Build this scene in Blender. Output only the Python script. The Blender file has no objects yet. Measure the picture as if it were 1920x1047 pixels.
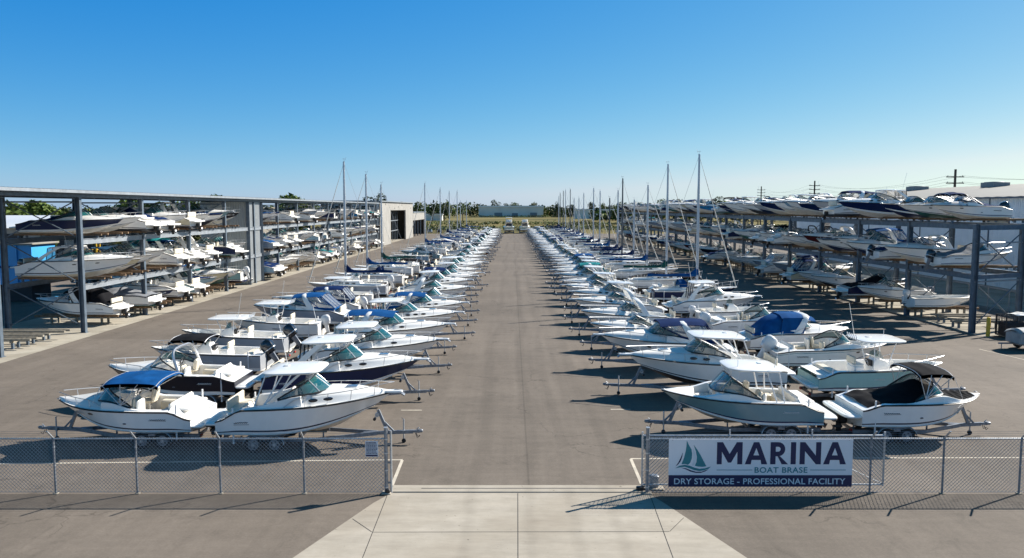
import bpy, bmesh, math, random
from mathutils import Vector, Matrix
R = math.radians
rnd = random.Random(11)
SC = bpy.context.scene
COL = SC.collection

# ------------------------------------------------------------------ camera calibration
CAM_H, FPX, PITCH = 9.0, 1500.0, math.atan(132.5/1500.0)
def at(px, py, z=0.0):
    """point of the place seen at photo pixel (px,py) lying at height z"""
    cx, cy = (px-960.0)/FPX, (523.5-py)/FPX
    d = Vector((cx, math.cos(PITCH)+cy*math.sin(PITCH), -math.sin(PITCH)+cy*math.cos(PITCH)))
    t = (z-CAM_H)/d.z
    return Vector((d.x*t, d.y*t, z))

# ------------------------------------------------------------------ materials
MATS = {}
def new_mat(name):
    m = bpy.data.materials.new(name); m.use_nodes = True
    nt = m.node_tree; b = nt.nodes['Principled BSDF']
    MATS[name] = m
    return m, nt, b
def N(nt, typ, **kw):
    n = nt.nodes.new(typ)
    for k, v in kw.items():
        setattr(n, k, v)
    return n
def basic(name, col, rough=.5, metal=0, var=.06, scale=3.0, coat=0, alpha=1, spec=.5, bump=0, bscale=60, objvar=0.0, dirt=0.0):
    m, nt, b = new_mat(name)
    b.inputs['Roughness'].default_value = rough
    b.inputs['Metallic'].default_value = metal
    b.inputs['Coat Weight'].default_value = coat
    b.inputs['Alpha'].default_value = alpha
    b.inputs['Specular IOR Level'].default_value = spec
    tc = N(nt, 'ShaderNodeTexCoord')
    nz = N(nt, 'ShaderNodeTexNoise'); nz.inputs['Scale'].default_value = scale; nz.inputs['Detail'].default_value = 5
    nt.links.new(tc.outputs['Object'], nz.inputs['Vector'])
    mr = N(nt, 'ShaderNodeMapRange')
    mr.inputs['From Min'].default_value = .3; mr.inputs['From Max'].default_value = .7
    mr.inputs['To Min'].default_value = 1-var; mr.inputs['To Max'].default_value = 1+var
    nt.links.new(nz.outputs['Fac'], mr.inputs['Value'])
    val = mr.outputs['Result']
    if objvar:
        oi = N(nt, 'ShaderNodeObjectInfo')
        m2 = N(nt, 'ShaderNodeMapRange'); m2.inputs['To Min'].default_value = 1-objvar; m2.inputs['To Max'].default_value = 1+objvar*.3
        nt.links.new(oi.outputs['Random'], m2.inputs['Value'])
        mm = N(nt, 'ShaderNodeMath', operation='MULTIPLY')
        nt.links.new(val, mm.inputs[0]); nt.links.new(m2.outputs['Result'], mm.inputs[1]); val = mm.outputs[0]
    hs = N(nt, 'ShaderNodeHueSaturation'); hs.inputs['Color'].default_value = (*col, 1)
    nt.links.new(val, hs.inputs['Value'])
    out = hs.outputs['Color']
    if dirt:
        mp = N(nt, 'ShaderNodeMapping'); mp.inputs['Scale'].default_value = (1.4, 1.4, .35)
        nt.links.new(tc.outputs['Object'], mp.inputs['Vector'])
        dz = N(nt, 'ShaderNodeTexNoise'); dz.inputs['Scale'].default_value = 2.2; dz.inputs['Detail'].default_value = 8; dz.inputs['Roughness'].default_value = .7
        nt.links.new(mp.outputs['Vector'], dz.inputs['Vector'])
        dr = N(nt, 'ShaderNodeMapRange'); dr.inputs['From Min'].default_value = .5; dr.inputs['From Max'].default_value = .75
        dr.inputs['To Max'].default_value = dirt
        nt.links.new(dz.outputs['Fac'], dr.inputs['Value'])
        mx = N(nt, 'ShaderNodeMix', data_type='RGBA')
        mx.inputs['B'].default_value = (col[0]*.55+.03, col[1]*.5+.025, col[2]*.42+.02, 1)
        nt.links.new(dr.outputs['Result'], mx.inputs['Factor']); nt.links.new(out, mx.inputs['A']); out = mx.outputs['Result']
    nt.links.new(out, b.inputs['Base Color'])
    if bump:
        bn = N(nt, 'ShaderNodeTexNoise'); bn.inputs['Scale'].default_value = bscale; bn.inputs['Detail'].default_value = 3
        nt.links.new(tc.outputs['Object'], bn.inputs['Vector'])
        bp = N(nt, 'ShaderNodeBump'); bp.inputs['Strength'].default_value = bump; bp.inputs['Distance'].default_value = .02
        nt.links.new(bn.outputs['Fac'], bp.inputs['Height']); nt.links.new(bp.outputs['Normal'], b.inputs['Normal'])
    return m

basic('gel', (.93, .92, .89), .2, coat=.6, var=.02, objvar=.04, dirt=.10)          # topsides (colour may be overridden per boat)
basic('gel_upper', (.87, .86, .83), .25, coat=.4, var=.02, objvar=.04, dirt=.09)
basic('nonskid', (.80, .79, .75), .6, var=.03, dirt=.10, bump=.1, bscale=120)
basic('bottom', (.70, .68, .63), .45, var=.08, dirt=.35)
basic('antifoul', (.018, .02, .028), .6, var=.2, dirt=.2)
for nm, c in dict(navy=(.006, .018, .075), black=(.010, .011, .020), seafoam=(.19, .34, .38), mint=(.30, .56, .56), grey=(.42, .44, .47),
                  cream=(.62, .56, .40), sky=(.25, .42, .55), blue=(.02, .20, .42), maroon=(.09, .018, .018), steel=(.22, .28, .36), green=(.02, .11, .09)).items():
    basic('gel_'+nm, c, .2 if max(c) > .12 else .3, coat=.5 if max(c) > .12 else .1, spec=.5 if max(c) > .12 else .25, var=.03, dirt=.0 if max(c) < .12 else .06)
basic('stripe', (.015, .02, .045), .35, var=.05)
basic('vinyl', (.66, .60, .48), .5, var=.05, dirt=.12)
basic('vinyl_white', (.80, .78, .73), .5, var=.04, dirt=.1)
for nm, c in dict(blue=(.006, .066, .21), navy=(.006, .022, .085), black=(.012, .012, .014), teal=(.02, .20, .22), white=(.72, .72, .70), green=(.01, .065, .06), tan=(.42, .36, .27), grey=(.22, .23, .25)).items():
    basic('canvas_'+nm, c, .85, var=.22, scale=2.0, bump=.5, bscale=9, spec=.06)
basic('canvas', (.006, .066, .21), .85, var=.22, scale=2.0, bump=.5, bscale=9, spec=.06)
basic('rubber', (.018, .018, .019), .7, var=.2)
basic('black_trim', (.02, .02, .022), .4)
basic('port_glass', (.02, .02, .025), .08, coat=.5)
basic('hatch_glass', (.10, .12, .15), .1, coat=.5)
basic('chrome', (.62, .63, .65), .42, metal=.8, var=.05)
basic('white_pipe', (.78, .78, .78), .35)
basic('pvc', (.80, .80, .80), .4, var=.03, dirt=.1)
basic('galv', (.25, .27, .30), .48, metal=.55, var=.25, scale=9, dirt=.25)
basic('fence_wire', (.27, .285, .30), .5, metal=.3, var=.2)
basic('galv_bright', (.52, .54, .56), .42, metal=.6, var=.2, scale=9)
basic('zinc_wheel', (.22, .24, .27), .45, metal=.4)
basic('wood', (.20, .125, .07), .8, var=.35, scale=5)
basic('wood_grey', (.26, .23, .18), .85, var=.3, scale=5)
basic('cowl_black', (.012, .016, .024), .22, coat=.6)
basic('cowl_white', (.72, .72, .71), .25, coat=.4)
basic('cowl_grey', (.16, .17, .19), .25, coat=.4)
basic('mast', (.50, .53, .57), .35, metal=.5, var=.05)
basic('mast_dark', (.05, .06, .07), .35, metal=.3, var=.05)
basic('wire_steel', (.30, .31, .32), .4, metal=.6)
basic('jib', (.62, .60, .55), .8)
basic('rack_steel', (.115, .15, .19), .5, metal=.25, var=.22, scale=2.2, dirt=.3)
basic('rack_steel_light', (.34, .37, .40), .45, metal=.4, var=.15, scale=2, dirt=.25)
basic('yellow_paint', (.75, .44, .03), .5, var=.1, dirt=.3)
basic('red_paint', (.45, .03, .02), .5)
basic('far_wall', (.82, .78, .70), .8, var=.1, scale=.1)
basic('concrete_wall', (.31, .30, .275), .85, var=.12, scale=.6, dirt=.35)
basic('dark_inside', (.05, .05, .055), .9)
basic('sign_white', (.90, .90, .92), .45, var=.02, scale=1)
basic('sign_navy', (.012, .022, .085), .45, var=.05)
basic('sign_teal', (.03, .24, .28), .45)
basic('sign_silver', (.72, .78, .82), .45)
basic('notice', (.62, .66, .72), .5, var=.05)
basic('blue_shed', (.05, .36, .74), .5, var=.08, scale=.5, dirt=.2)
basic('asphalt_dark', (.03, .03, .03), .9)
basic('hvac', (.22, .25, .27), .6, var=.1)
basic('roof_white', (.27, .25, .21), .6, var=.08, scale=.3, dirt=.25)
basic('pole_wood', (.06, .05, .045), .9, var=.2)
basic('tarp_grey', (.33, .34, .34), .8, var=.15, bump=.6, bscale=5)
basic('yellow_machine', (.60, .36, .02), .5)
basic('trunk', (.07, .05, .035), .95, var=.3)

def glassy(name, col, alpha, rough=.06):
    m, nt, b = new_mat(name)
    b.inputs['Base Color'].default_value = (*col, 1); b.inputs['Roughness'].default_value = rough
    b.inputs['Alpha'].default_value = alpha; b.inputs['Specular IOR Level'].default_value = .7; b.inputs['Coat Weight'].default_value = .5
    tc = N(nt, 'ShaderNodeTexCoord'); nz = N(nt, 'ShaderNodeTexNoise'); nz.inputs['Scale'].default_value = 1.7
    nt.links.new(tc.outputs['Object'], nz.inputs['Vector'])
    bp = N(nt, 'ShaderNodeBump'); bp.inputs['Strength'].default_value = .15; bp.inputs['Distance'].default_value = .1
    nt.links.new(nz.outputs['Fac'], bp.inputs['Height']); nt.links.new(bp.outputs['Normal'], b.inputs['Normal'])
glassy('glass', (.013, .105, .112), .74)
glassy('glass_blue', (.02, .12, .20), .74)
glassy('vinyl_clear', (.45, .47, .50), .42, .15)
glassy('vinyl_smoke', (.16, .18, .22), .62, .15)

def ribbed(name, col, scale, axis, rough=.5, metal=.3, dirt=.25):
    """painted corrugated steel; axis = direction across the ribs"""
    m, nt, b = new_mat(name)
    b.inputs['Roughness'].default_value = rough; b.inputs['Metallic'].default_value = metal
    tc = N(nt, 'ShaderNodeTexCoord')
    nz = N(nt, 'ShaderNodeTexNoise'); nz.inputs['Scale'].default_value = .5; nz.inputs['Detail'].default_value = 8
    nt.links.new(tc.outputs['Object'], nz.inputs['Vector'])
    mx = N(nt, 'ShaderNodeMix', data_type='RGBA')
    mx.inputs['A'].default_value = (*[c*.82 for c in col], 1); mx.inputs['B'].default_value = (*[min(1, c*1.12) for c in col], 1)
    nt.links.new(nz.outputs['Fac'], mx.inputs['Factor'])
    nt.links.new(mx.outputs['Result'], b.inputs['Base Color'])
    return m
ribbed('corr_wall', (.44, .46, .46), 3, 'Y')
ribbed('corr_white', (.82, .85, .88), 3, 'Y', metal=.0)
ribbed('corr_roof', (.42, .45, .47), 3, 'Y')

def leaf(name, c1, c2, trans=.15):
    m, nt, b = new_mat(name)
    b.inputs['Roughness'].default_value = .7; b.inputs['Specular IOR Level'].default_value = .2
    g = N(nt, 'ShaderNodeNewGeometry'); tc = N(nt, 'ShaderNodeTexCoord')
    mx = N(nt, 'ShaderNodeMix', data_type='RGBA'); mx.inputs['A'].default_value = (*c1, 1); mx.inputs['B'].default_value = (*c2, 1)
    nt.links.new(g.outputs['Random Per Island'], mx.inputs['Factor'])
    nt.links.new(mx.outputs['Result'], b.inputs['Base Color'])
leaf('leaf_dark', (.018, .035, .012), (.055, .085, .025))
leaf('leaf_mid', (.05, .085, .016), (.14, .19, .045))
leaf('leaf_olive', (.05, .06, .018), (.14, .15, .05))

def asphalt():
    m, nt, b = new_mat('asphalt')
    b.inputs['Roughness'].default_value = .88; b.inputs['Specular IOR Level'].default_value = .25
    L = nt.links.new
    tc = N(nt, 'ShaderNodeTexCoord')
    def noise(scale, detail=6, rough=.6, sc=None, dist=0):
        src = tc.outputs['Object']
        if sc:
            mp = N(nt, 'ShaderNodeMapping'); mp.inputs['Scale'].default_value = sc; L(src, mp.inputs['Vector']); src = mp.outputs['Vector']
        n = N(nt, 'ShaderNodeTexNoise'); n.inputs['Scale'].default_value = scale; n.inputs['Detail'].default_value = detail
        n.inputs['Roughness'].default_value = rough; n.inputs['Distortion'].default_value = dist
        L(src, n.inputs['Vector']); return n.outputs['Fac']
    def rng(v, a, c, lo, hi):
        r = N(nt, 'ShaderNodeMapRange'); r.inputs['From Min'].default_value = a; r.inputs['From Max'].default_value = c
        r.inputs['To Min'].default_value = lo; r.inputs['To Max'].default_value = hi; L(v, r.inputs['Value']); return r.outputs['Result']
    def mul(a, c):
        k = N(nt, 'ShaderNodeMath', operation='MULTIPLY'); L(a, k.inputs[0]); L(c, k.inputs[1]); return k.outputs[0]
    f = rng(noise(.12, 7, .65), .3, .7, .81, 1.15)
    f = mul(f, rng(noise(14, 3, .7), .3, .7, .90, 1.10)); f = mul(f, rng(noise(3.2, 4, .7), .3, .7, .93, 1.07))
    f = mul(f, rng(noise(1.0, 5, .7, (1.1, .035, 1)), .3, .7, .88, 1.09))        # wheel wear along the lane
    f = mul(f, rng(noise(1.6, 6, .7, (.10, 1.3, 1), .6), .35, .7, .93, 1.06))
    f = mul(f, rng(noise(60, 4, .8), .25, .75, .82, 1.2))                        # aggregate
    f = mul(f, rng(noise(.55, 8, .75, None, 1.5), .54, .76, 1.0, .70))           # stains
    f = mul(f, rng(noise(2.2, 3, .5), .73, .80, 1.0, .62))                       # oil spots
    # paired wheel tracks along the lane, a paving seam and square repair patches
    sx = N(nt, 'ShaderNodeSeparateXYZ'); L(tc.outputs['Object'], sx.inputs[0])
    wob = N(nt, 'ShaderNodeMath', operation='MULTIPLY_ADD'); L(noise(.035, 2, .5), wob.inputs[0]); wob.inputs[1].default_value = 3.0; L(sx.outputs['X'], wob.inputs[2])
    for c, wd, dk in ((.35, .28, .90), (2.2, .30, .88), (3.4, .25, .92), (5.0, .3, .91)):
        d = N(nt, 'ShaderNodeMath', operation='SUBTRACT'); L(wob.outputs[0], d.inputs[0]); d.inputs[1].default_value = c
        ab = N(nt, 'ShaderNodeMath', operation='ABSOLUTE'); L(d.outputs[0], ab.inputs[0])
        f = mul(f, rng(ab.outputs[0], wd*.4, wd*1.3, dk, 1.0))
    d = N(nt, 'ShaderNodeMath', operation='SUBTRACT'); L(sx.outputs['X'], d.inputs[0]); d.inputs[1].default_value = .55
    ab = N(nt, 'ShaderNodeMath', operation='ABSOLUTE'); L(d.outputs[0], ab.inputs[0]); f = mul(f, rng(ab.outputs[0], .015, .05, .80, 1.0))
    br = N(nt, 'ShaderNodeTexVoronoi', distance='CHEBYCHEV'); br.inputs['Scale'].default_value = .11; L(tc.outputs['Object'], br.inputs['Vector'])
    sc_ = N(nt, 'ShaderNodeSeparateColor'); L(br.outputs['Color'], sc_.inputs['Color'])
    f = mul(f, rng(sc_.outputs['Red'], 0, 1, .94, 1.05))
    vo = N(nt, 'ShaderNodeTexVoronoi', feature='DISTANCE_TO_EDGE'); vo.inputs['Scale'].default_value = .16
    wn = N(nt, 'ShaderNodeTexNoise'); wn.inputs['Scale'].default_value = 1.2; wn.inputs['Detail'].default_value = 6
    L(tc.outputs['Object'], wn.inputs['Vector'])
    vm = N(nt, 'ShaderNodeVectorMath', operation='SCALE'); vm.inputs['Scale'].default_value = 1.6
    L(wn.outputs['Color'], vm.inputs[0])
    va = N(nt, 'ShaderNodeVectorMath', operation='ADD'); L(tc.outputs['Object'], va.inputs[0]); L(vm.outputs[0], va.inputs[1])
    L(va.outputs[0], vo.inputs['Vector'])
    crack = rng(vo.outputs['Distance'], .0015, .006, .70, 1.0)
    cm = rng(noise(.09, 2), .50, .58, 1.0, 0.0)
    cc = N(nt, 'ShaderNodeMath', operation='MAXIMUM'); L(crack, cc.inputs[0]); L(cm, cc.inputs[1])
    f = mul(f, cc.outputs[0])
    mx = N(nt, 'ShaderNodeMix', data_type='RGBA')
    mx.inputs['A'].default_value = (.157, .130, .105, 1); mx.inputs['B'].default_value = (.157, .134, .111, 1)
    L(noise(.05, 3), mx.inputs['Factor'])
    hs = N(nt, 'ShaderNodeHueSaturation'); L(mx.outputs['Result'], hs.inputs['Color']); L(f, hs.inputs['Value'])
    L(hs.outputs['Color'], b.inputs['Base Color'])
    bp = N(nt, 'ShaderNodeBump'); bp.inputs['Strength'].default_value = .35; bp.inputs['Distance'].default_value = .01
    L(noise(90, 3), bp.inputs['Height']); L(bp.outputs['Normal'], b.inputs['Normal'])
asphalt()

def ground_mat(name, c1, c2, c3, s1, s2):
    m, nt, b = new_mat(name)
    b.inputs['Roughness'].default_value = .95; b.inputs['Specular IOR Level'].default_value = .1
    L = nt.links.new; tc = N(nt, 'ShaderNodeTexCoord')
    n1 = N(nt, 'ShaderNodeTexNoise'); n1.inputs['Scale'].default_value = s1; n1.inputs['Detail'].default_value = 8; n1.inputs['Roughness'].default_value = .7
    n2 = N(nt, 'ShaderNodeTexNoise'); n2.inputs['Scale'].default_value = s2; n2.inputs['Detail'].default_value = 6
    L(tc.outputs['Object'], n1.inputs['Vector']); L(tc.outputs['Object'], n2.inputs['Vector'])
    r1 = N(nt, 'ShaderNodeMapRange'); r1.inputs['From Min'].default_value = .35; r1.inputs['From Max'].default_value = .65; L(n1.outputs['Fac'], r1.inputs['Value'])
    r2 = N(nt, 'ShaderNodeMapRange'); r2.inputs['From Min'].default_value = .45; r2.inputs['From Max'].default_value = .7; L(n2.outputs['Fac'], r2.inputs['Value'])
    a = N(nt, 'ShaderNodeMix', data_type='RGBA'); a.inputs['A'].default_value = (*c1, 1); a.inputs['B'].default_value = (*c2, 1); L(r1.outputs['Result'], a.inputs['Factor'])
    c = N(nt, 'ShaderNodeMix', data_type='RGBA'); c.inputs['B'].default_value = (*c3, 1); L(a.outputs['Result'], c.inputs['A']); L(r2.outputs['Result'], c.inputs['Factor'])
    L(c.outputs['Result'], b.inputs['Base Color'])
    if 'concrete' in name:
        mp = N(nt, 'ShaderNodeMapping'); mp.inputs['Rotation'].default_value = (0, 0, .5); mp.inputs['Scale'].default_value = (.5, 2.2, 1); L(tc.outputs['Object'], mp.inputs['Vector'])
        n3 = N(nt, 'ShaderNodeTexNoise'); n3.inputs['Scale'].default_value = .8; n3.inputs['Detail'].default_value = 9; n3.inputs['Roughness'].default_value = .72; L(mp.outputs['Vector'], n3.inputs['Vector'])
        r3 = N(nt, 'ShaderNodeMapRange'); r3.inputs['From Min'].default_value = .35; r3.inputs['From Max'].default_value = .72; r3.inputs['To Min'].default_value = 1.05; r3.inputs['To Max'].default_value = .80; L(n3.outputs['Fac'], r3.inputs['Value'])
        n4 = N(nt, 'ShaderNodeTexNoise'); n4.inputs['Scale'].default_value = 7; n4.inputs['Detail'].default_value = 2; L(tc.outputs['Object'], n4.inputs['Vector'])
        r4 = N(nt, 'ShaderNodeMapRange'); r4.inputs['From Min'].default_value = .70; r4.inputs['From Max'].default_value = .78; r4.inputs['To Min'].default_value = 1; r4.inputs['To Max'].default_value = .6; L(n4.outputs['Fac'], r4.inputs['Value'])
        mm = N(nt, 'ShaderNodeMath', operation='MULTIPLY'); L(r3.outputs['Result'], mm.inputs[0]); L(r4.outputs['Result'], mm.inputs[1])
        sx = N(nt, 'ShaderNodeSeparateXYZ'); L(tc.outputs['Object'], sx.inputs[0])
        wv = N(nt, 'ShaderNodeTexNoise'); wv.inputs['Scale'].default_value = 1.1; wv.inputs['Detail'].default_value = 5; L(tc.outputs['Object'], wv.inputs['Vector'])
        for xc in ((-1.1, .7, 2.0, 3.2) if name == 'concrete' else ()):      # tyre tracks through the gateway
            d = N(nt, 'ShaderNodeMath', operation='MULTIPLY_ADD'); L(wv.outputs['Fac'], d.inputs[0]); d.inputs[1].default_value = .35; L(sx.outputs['X'], d.inputs[2])
            d2 = N(nt, 'ShaderNodeMath', operation='SUBTRACT'); L(d.outputs[0], d2.inputs[0]); d2.inputs[1].default_value = xc
            ab = N(nt, 'ShaderNodeMath', operation='ABSOLUTE'); L(d2.outputs[0], ab.inputs[0])
            rt = N(nt, 'ShaderNodeMapRange'); rt.inputs['From Min'].default_value = .06; rt.inputs['From Max'].default_value = .26; rt.inputs['To Min'].default_value = .91; L(ab.outputs[0], rt.inputs['Value'])
            m2 = N(nt, 'ShaderNodeMath', operation='MULTIPLY'); L(mm.outputs[0], m2.inputs[0]); L(rt.outputs['Result'], m2.inputs[1]); mm = m2
        hs = N(nt, 'ShaderNodeHueSaturation'); L(c.outputs['Result'], hs.inputs['Color']); L(mm.outputs[0], hs.inputs['Value']); L(hs.outputs['Color'], b.inputs['Base Color'])
    bp = N(nt, 'ShaderNodeBump'); bp.inputs['Strength'].default_value = .2; bp.inputs['Distance'].default_value = .05
    L(n1.outputs['Fac'], bp.inputs['Height']); L(bp.outputs['Normal'], b.inputs['Normal'])
ground_mat('field', (.145, .123, .047), (.21, .172, .07), (.064, .068, .027), .03, .012)
ground_mat('concrete', (.365, .328, .272), (.42, .38, .32), (.335, .295, .24), .9, .35)
ground_mat('concrete_old', (.36, .325, .265), (.43, .395, .325), (.28, .25, .20), .8, .3)
ground_mat('paint_line', (.62, .56, .46), (.50, .45, .37), (.34, .31, .27), 3.0, 1.2)
ground_mat('dirt', (.30, .26, .20), (.38, .33, .26), (.2, .19, .12), .2, .05)

# ------------------------------------------------------------------ mesh builder
class MB:
    def __init__(s): s.v = []; s.f = []; s.m = []
    def add(s, vs, fs, mat):
        o = len(s.v); s.v.extend([tuple(p) for p in vs])
        for f in fs: s.f.append(tuple(i+o for i in f)); s.m.append(mat)
        return s
    def merge(s, o, mtx=None):
        k = len(s.v)
        s.v.extend(o.v if mtx is None else [tuple(mtx @ Vector(p)) for p in o.v])
        s.f.extend([tuple(i+k for i in f) for f in o.f]); s.m.extend(o.m)
        return s
    def box(s, c, d, mat, ch=0.0, rot=None):
        x, y, z = d[0]/2, d[1]/2, d[2]/2
        if ch <= 0:
            vs = [(sx*x, sy*y, sz*z) for sz in (-1, 1) for sx, sy in ((-1, -1), (1, -1), (1, 1), (-1, 1))]
            fs = [(3, 2, 1, 0), (4, 5, 6, 7), (0, 1, 5, 4), (1, 2, 6, 5), (2, 3, 7, 6), (3, 0, 4, 7)]
        else:
            ch = min(ch, x*.9, y*.9, z*.9)
            rings = []
            for zz, ins in ((-z, ch), (-z+ch, 0), (z-ch, 0), (z, ch)):
                X, Y = x-ins, y-ins
                k = ch if ins == 0 else ch*.6
                rings.append([(-X+k, -Y, zz), (X-k, -Y, zz), (X, -Y+k, zz), (X, Y-k, zz), (X-k, Y, zz), (-X+k, Y, zz), (-X, Y-k, zz), (-X, -Y+k, zz)])
            vs = [p for r in rings for p in r]; fs = [tuple(range(7, -1, -1)), tuple(range(24, 32))]
            for i in range(3):
                for j in range(8):
                    a, b2 = i*8+j, i*8+(j+1) % 8
                    fs.append((a, b2, b2+8, a+8))
        M = Matrix.Translation(c) @ (rot.to_4x4() if rot is not None else Matrix())
        return s.add([M @ Vector(p) for p in vs], fs, mat)
    def beam(s, a, b, w, h, mat, up=(0, 0, 1)):
        a, b = Vector(a), Vector(b); d = b-a; L = d.length
        x = d.normalized(); y = Vector(up).cross(x)
        if y.length < 1e-4: y = Vector((0, 1, 0)).cross(x)
        y.normalize(); z = x.cross(y)
        return s.box((a+b)/2, (L, w, h), mat, 0, Matrix((x, y, z)).transposed())
    def tube(s, pts, r, mat, n=6, closed=False, sy=1.0):
        pts = [Vector(p) for p in pts]; k = len(pts)
        rr = r if isinstance(r, (list, tuple)) else [r]*k
        rings = []; ref = None
        for i, p in enumerate(pts):
            if closed: t = pts[(i+1) % k]-pts[i-1]
            else: t = pts[min(i+1, k-1)]-pts[max(i-1, 0)]
            if t.length < 1e-6: t = Vector((0, 0, 1))
            t.normalize()
            if ref is None:
                ref = Vector((0, 0, 1)) if abs(t.z) < .9 else Vector((1, 0, 0))
            u = ref-t*ref.dot(t)
            if u.length < 1e-3: u = Vector((1, 0, 0))-t*t.x
            u.normalize(); w = t.cross(u); ref = u
            rings.append([p+u*(rr[i]*math.cos(2*math.pi*j/n))+w*(rr[i]*sy*math.sin(2*math.pi*j/n)) for j in range(n)])
        return s.loft(rings, mat, caps=not closed, loop=closed)
    def loft(s, rings, mat, caps=True, loop=False, ring_closed=True):
        n = len(rings[0]); vs = [p for r in rings for p in r]; fs = []; K = len(rings)
        for i in range(K if loop else K-1):
            i2 = (i+1) % K
            for j in range(n if ring_closed else n-1):
                j2 = (j+1) % n
                fs.append((i*n+j, i*n+j2, i2*n+j2, i2*n+j))
        if caps and not loop and ring_closed:
            fs.append(tuple(range(n-1, -1, -1))); fs.append(tuple((K-1)*n+j for j in range(n)))
        return s.add(vs, fs, mat)
    def grid(s, rows, mat):
        n = len(rows[0]); vs = [p for r in rows for p in r]; o = len(s.v)
        fs = [(i*n+j, i*n+j+1, (i+1)*n+j+1, (i+1)*n+j) for i in range(len(rows)-1) for j in range(n-1)]
        s.add(vs, fs, mat if isinstance(mat, str) else 'gel')
        if not isinstance(mat, str):
            k = len(s.m)-len(fs); q = 0
            for i in range(len(rows)-1):
                for j in range(n-1): s.m[k+q] = mat(i, j); q += 1
        return s
    def shell(s, fn, nu, nv, th, mat):
        """cloth or panel with thickness: fn(a,b) a,b in 0..1"""
        top = [[Vector(fn(i/nu, j/nv)) for j in range(nv+1)] for i in range(nu+1)]
        bot = [[p-Vector((0, 0, th)) for p in r] for r in top]
        s.grid(top, mat); s.grid(bot, mat)
        edge = [(0, j) for j in range(nv+1)]+[(i, nv) for i in range(1, nu+1)]+[(nu, j) for j in range(nv-1, -1, -1)]+[(i, 0) for i in range(nu-1, 0, -1)]
        s.grid([[top[i][j], bot[i][j]] for i, j in edge+[edge[0]]], mat)
        return s
    def slab(s, c, lx, wy, th, mat, ex=4.0, camber=.05, n=28, nose=0.0):
        out = []
        for j in range(n):
            t = 2*math.pi*j/n; cs, sn = math.cos(t), math.sin(t)
            x = abs(cs)**(2/ex)*math.copysign(1, cs)*lx/2; y = abs(sn)**(2/ex)*math.copysign(1, sn)*wy/2
            if nose and x > 0: y *= 1-nose*(x/(lx/2))**2
            out.append((x, y))
        rings = []
        for k, dz in ((.5, -th*.5), (.965, -th*.5), (1, -th*.1), (.995, th*.25), (.955, th*.5), (.6, th*.5+camber*.6), (.08, th*.5+camber)):
            rings.append([(c[0]+x*k, c[1]+y*k, c[2]+dz-(0 if k > .9 else 0)) for x, y in out])
        return s.loft(rings, mat)
    def mesh(s, name):
        me = bpy.data.meshes.new(name)
        me.from_pydata(s.v, [], s.f)
        names = []
        for m in s.m:
            if m not in names: names.append(m)
        for m in names: me.materials.append(MATS[m])
        idx = {m: i for i, m in enumerate(names)}
        me.polygons.foreach_set('material_index', [idx[m] for m in s.m])
        bm = bmesh.new(); bm.from_mesh(me)
        bmesh.ops.recalc_face_normals(bm, faces=bm.faces[:])
        bm.to_mesh(me); bm.free()
        me.polygons.foreach_set('use_smooth', [True]*len(me.polygons))
        me.set_sharp_from_angle(angle=R(38))
        me.update()
        return me

def link(name, me, parent=None, loc=None, rz=0.0):
    o = bpy.data.objects.new(name, me); COL.objects.link(o)
    if parent is not None: o.parent = parent
    if loc is not None: o.location = loc
    if rz: o.rotation_euler = (0, 0, rz)
    return o
def tag(o, label, cat, group=None, kind=None):
    o['label'] = label; o['category'] = cat
    if group: o['group'] = group
    if kind: o['kind'] = kind
    return o
def struct(name, mb, kind='structure'):
    o = link(name, mb.mesh(name)); o['kind'] = kind; return o

class Recipe:
    """a thing described as named parts; instances share the part meshes"""
    def __init__(s, name, cat, look):
        s.name, s.cat, s.look = name, cat, look; s.parts = []; s.cache = {}
    def part(s, name, mb, sub=None, keep=None):
        """sub = index of the part this is a sub-part of; keep = coarse bucket"""
        s.parts.append([name, mb, sub, keep]); return len(s.parts)-1
    def full(s):
        if 'full' not in s.cache:
            s.cache['full'] = [(n, mb.mesh(n), sub) for n, mb, sub, k in s.parts if mb.f]
        return s.cache['full']
    def coarse(s):
        if 'coarse' not in s.cache:
            b = {}
            for n, mb, sub, k in s.parts:
                if mb.f: b.setdefault('hull' if k in (None, 'seats') else k, MB()).merge(mb)
            s.cache['coarse'] = [(n, m.mesh(n), None) for n, m in b.items()]
        return s.cache['coarse']
    def single(s):
        if 'one' not in s.cache:
            m = MB()
            for n, mb, sub, k in s.parts: m.merge(mb)
            s.cache['one'] = m.mesh(s.name)
        return s.cache['one']
    def put(s, loc, rz, label, group=None, lod=0, over=None, name=None, cat=None, sc=None):
        def ov(o):
            if over:
                for sl in o.material_slots:
                    k = sl.material.name if sl.material else None
                    if k in over: sl.link = 'OBJECT'; sl.material = MATS[over[k]]
        if lod == 2:
            r = link(name or s.name, s.single(), None, loc, rz); ov(r)
        else:
            r = link(name or s.name, None, None, loc, rz)
            made = {}; i = 0
            src = s.full() if lod == 0 else s.coarse()
            live = [k for k, p in enumerate(s.parts) if p[1].f] if lod == 0 else list(range(len(src)))
            for k, (n, me, sub) in zip(live, src):
                o = link(n, me, made.get(sub, r) if sub is not None else r); ov(o); made[k] = o
        if sc: r.scale = sc
        tag(r, label, cat or s.cat, group)
        return r
# ------------------------------------------------------------------ boats
def ss(a, b, x):
    t = max(0.0, min(1.0, (x-a)/(b-a))) if a != b else float(x >= a)
    return t*t*(3-2*t)
def lerp(a, b, t): return a+(b-a)*t

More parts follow.
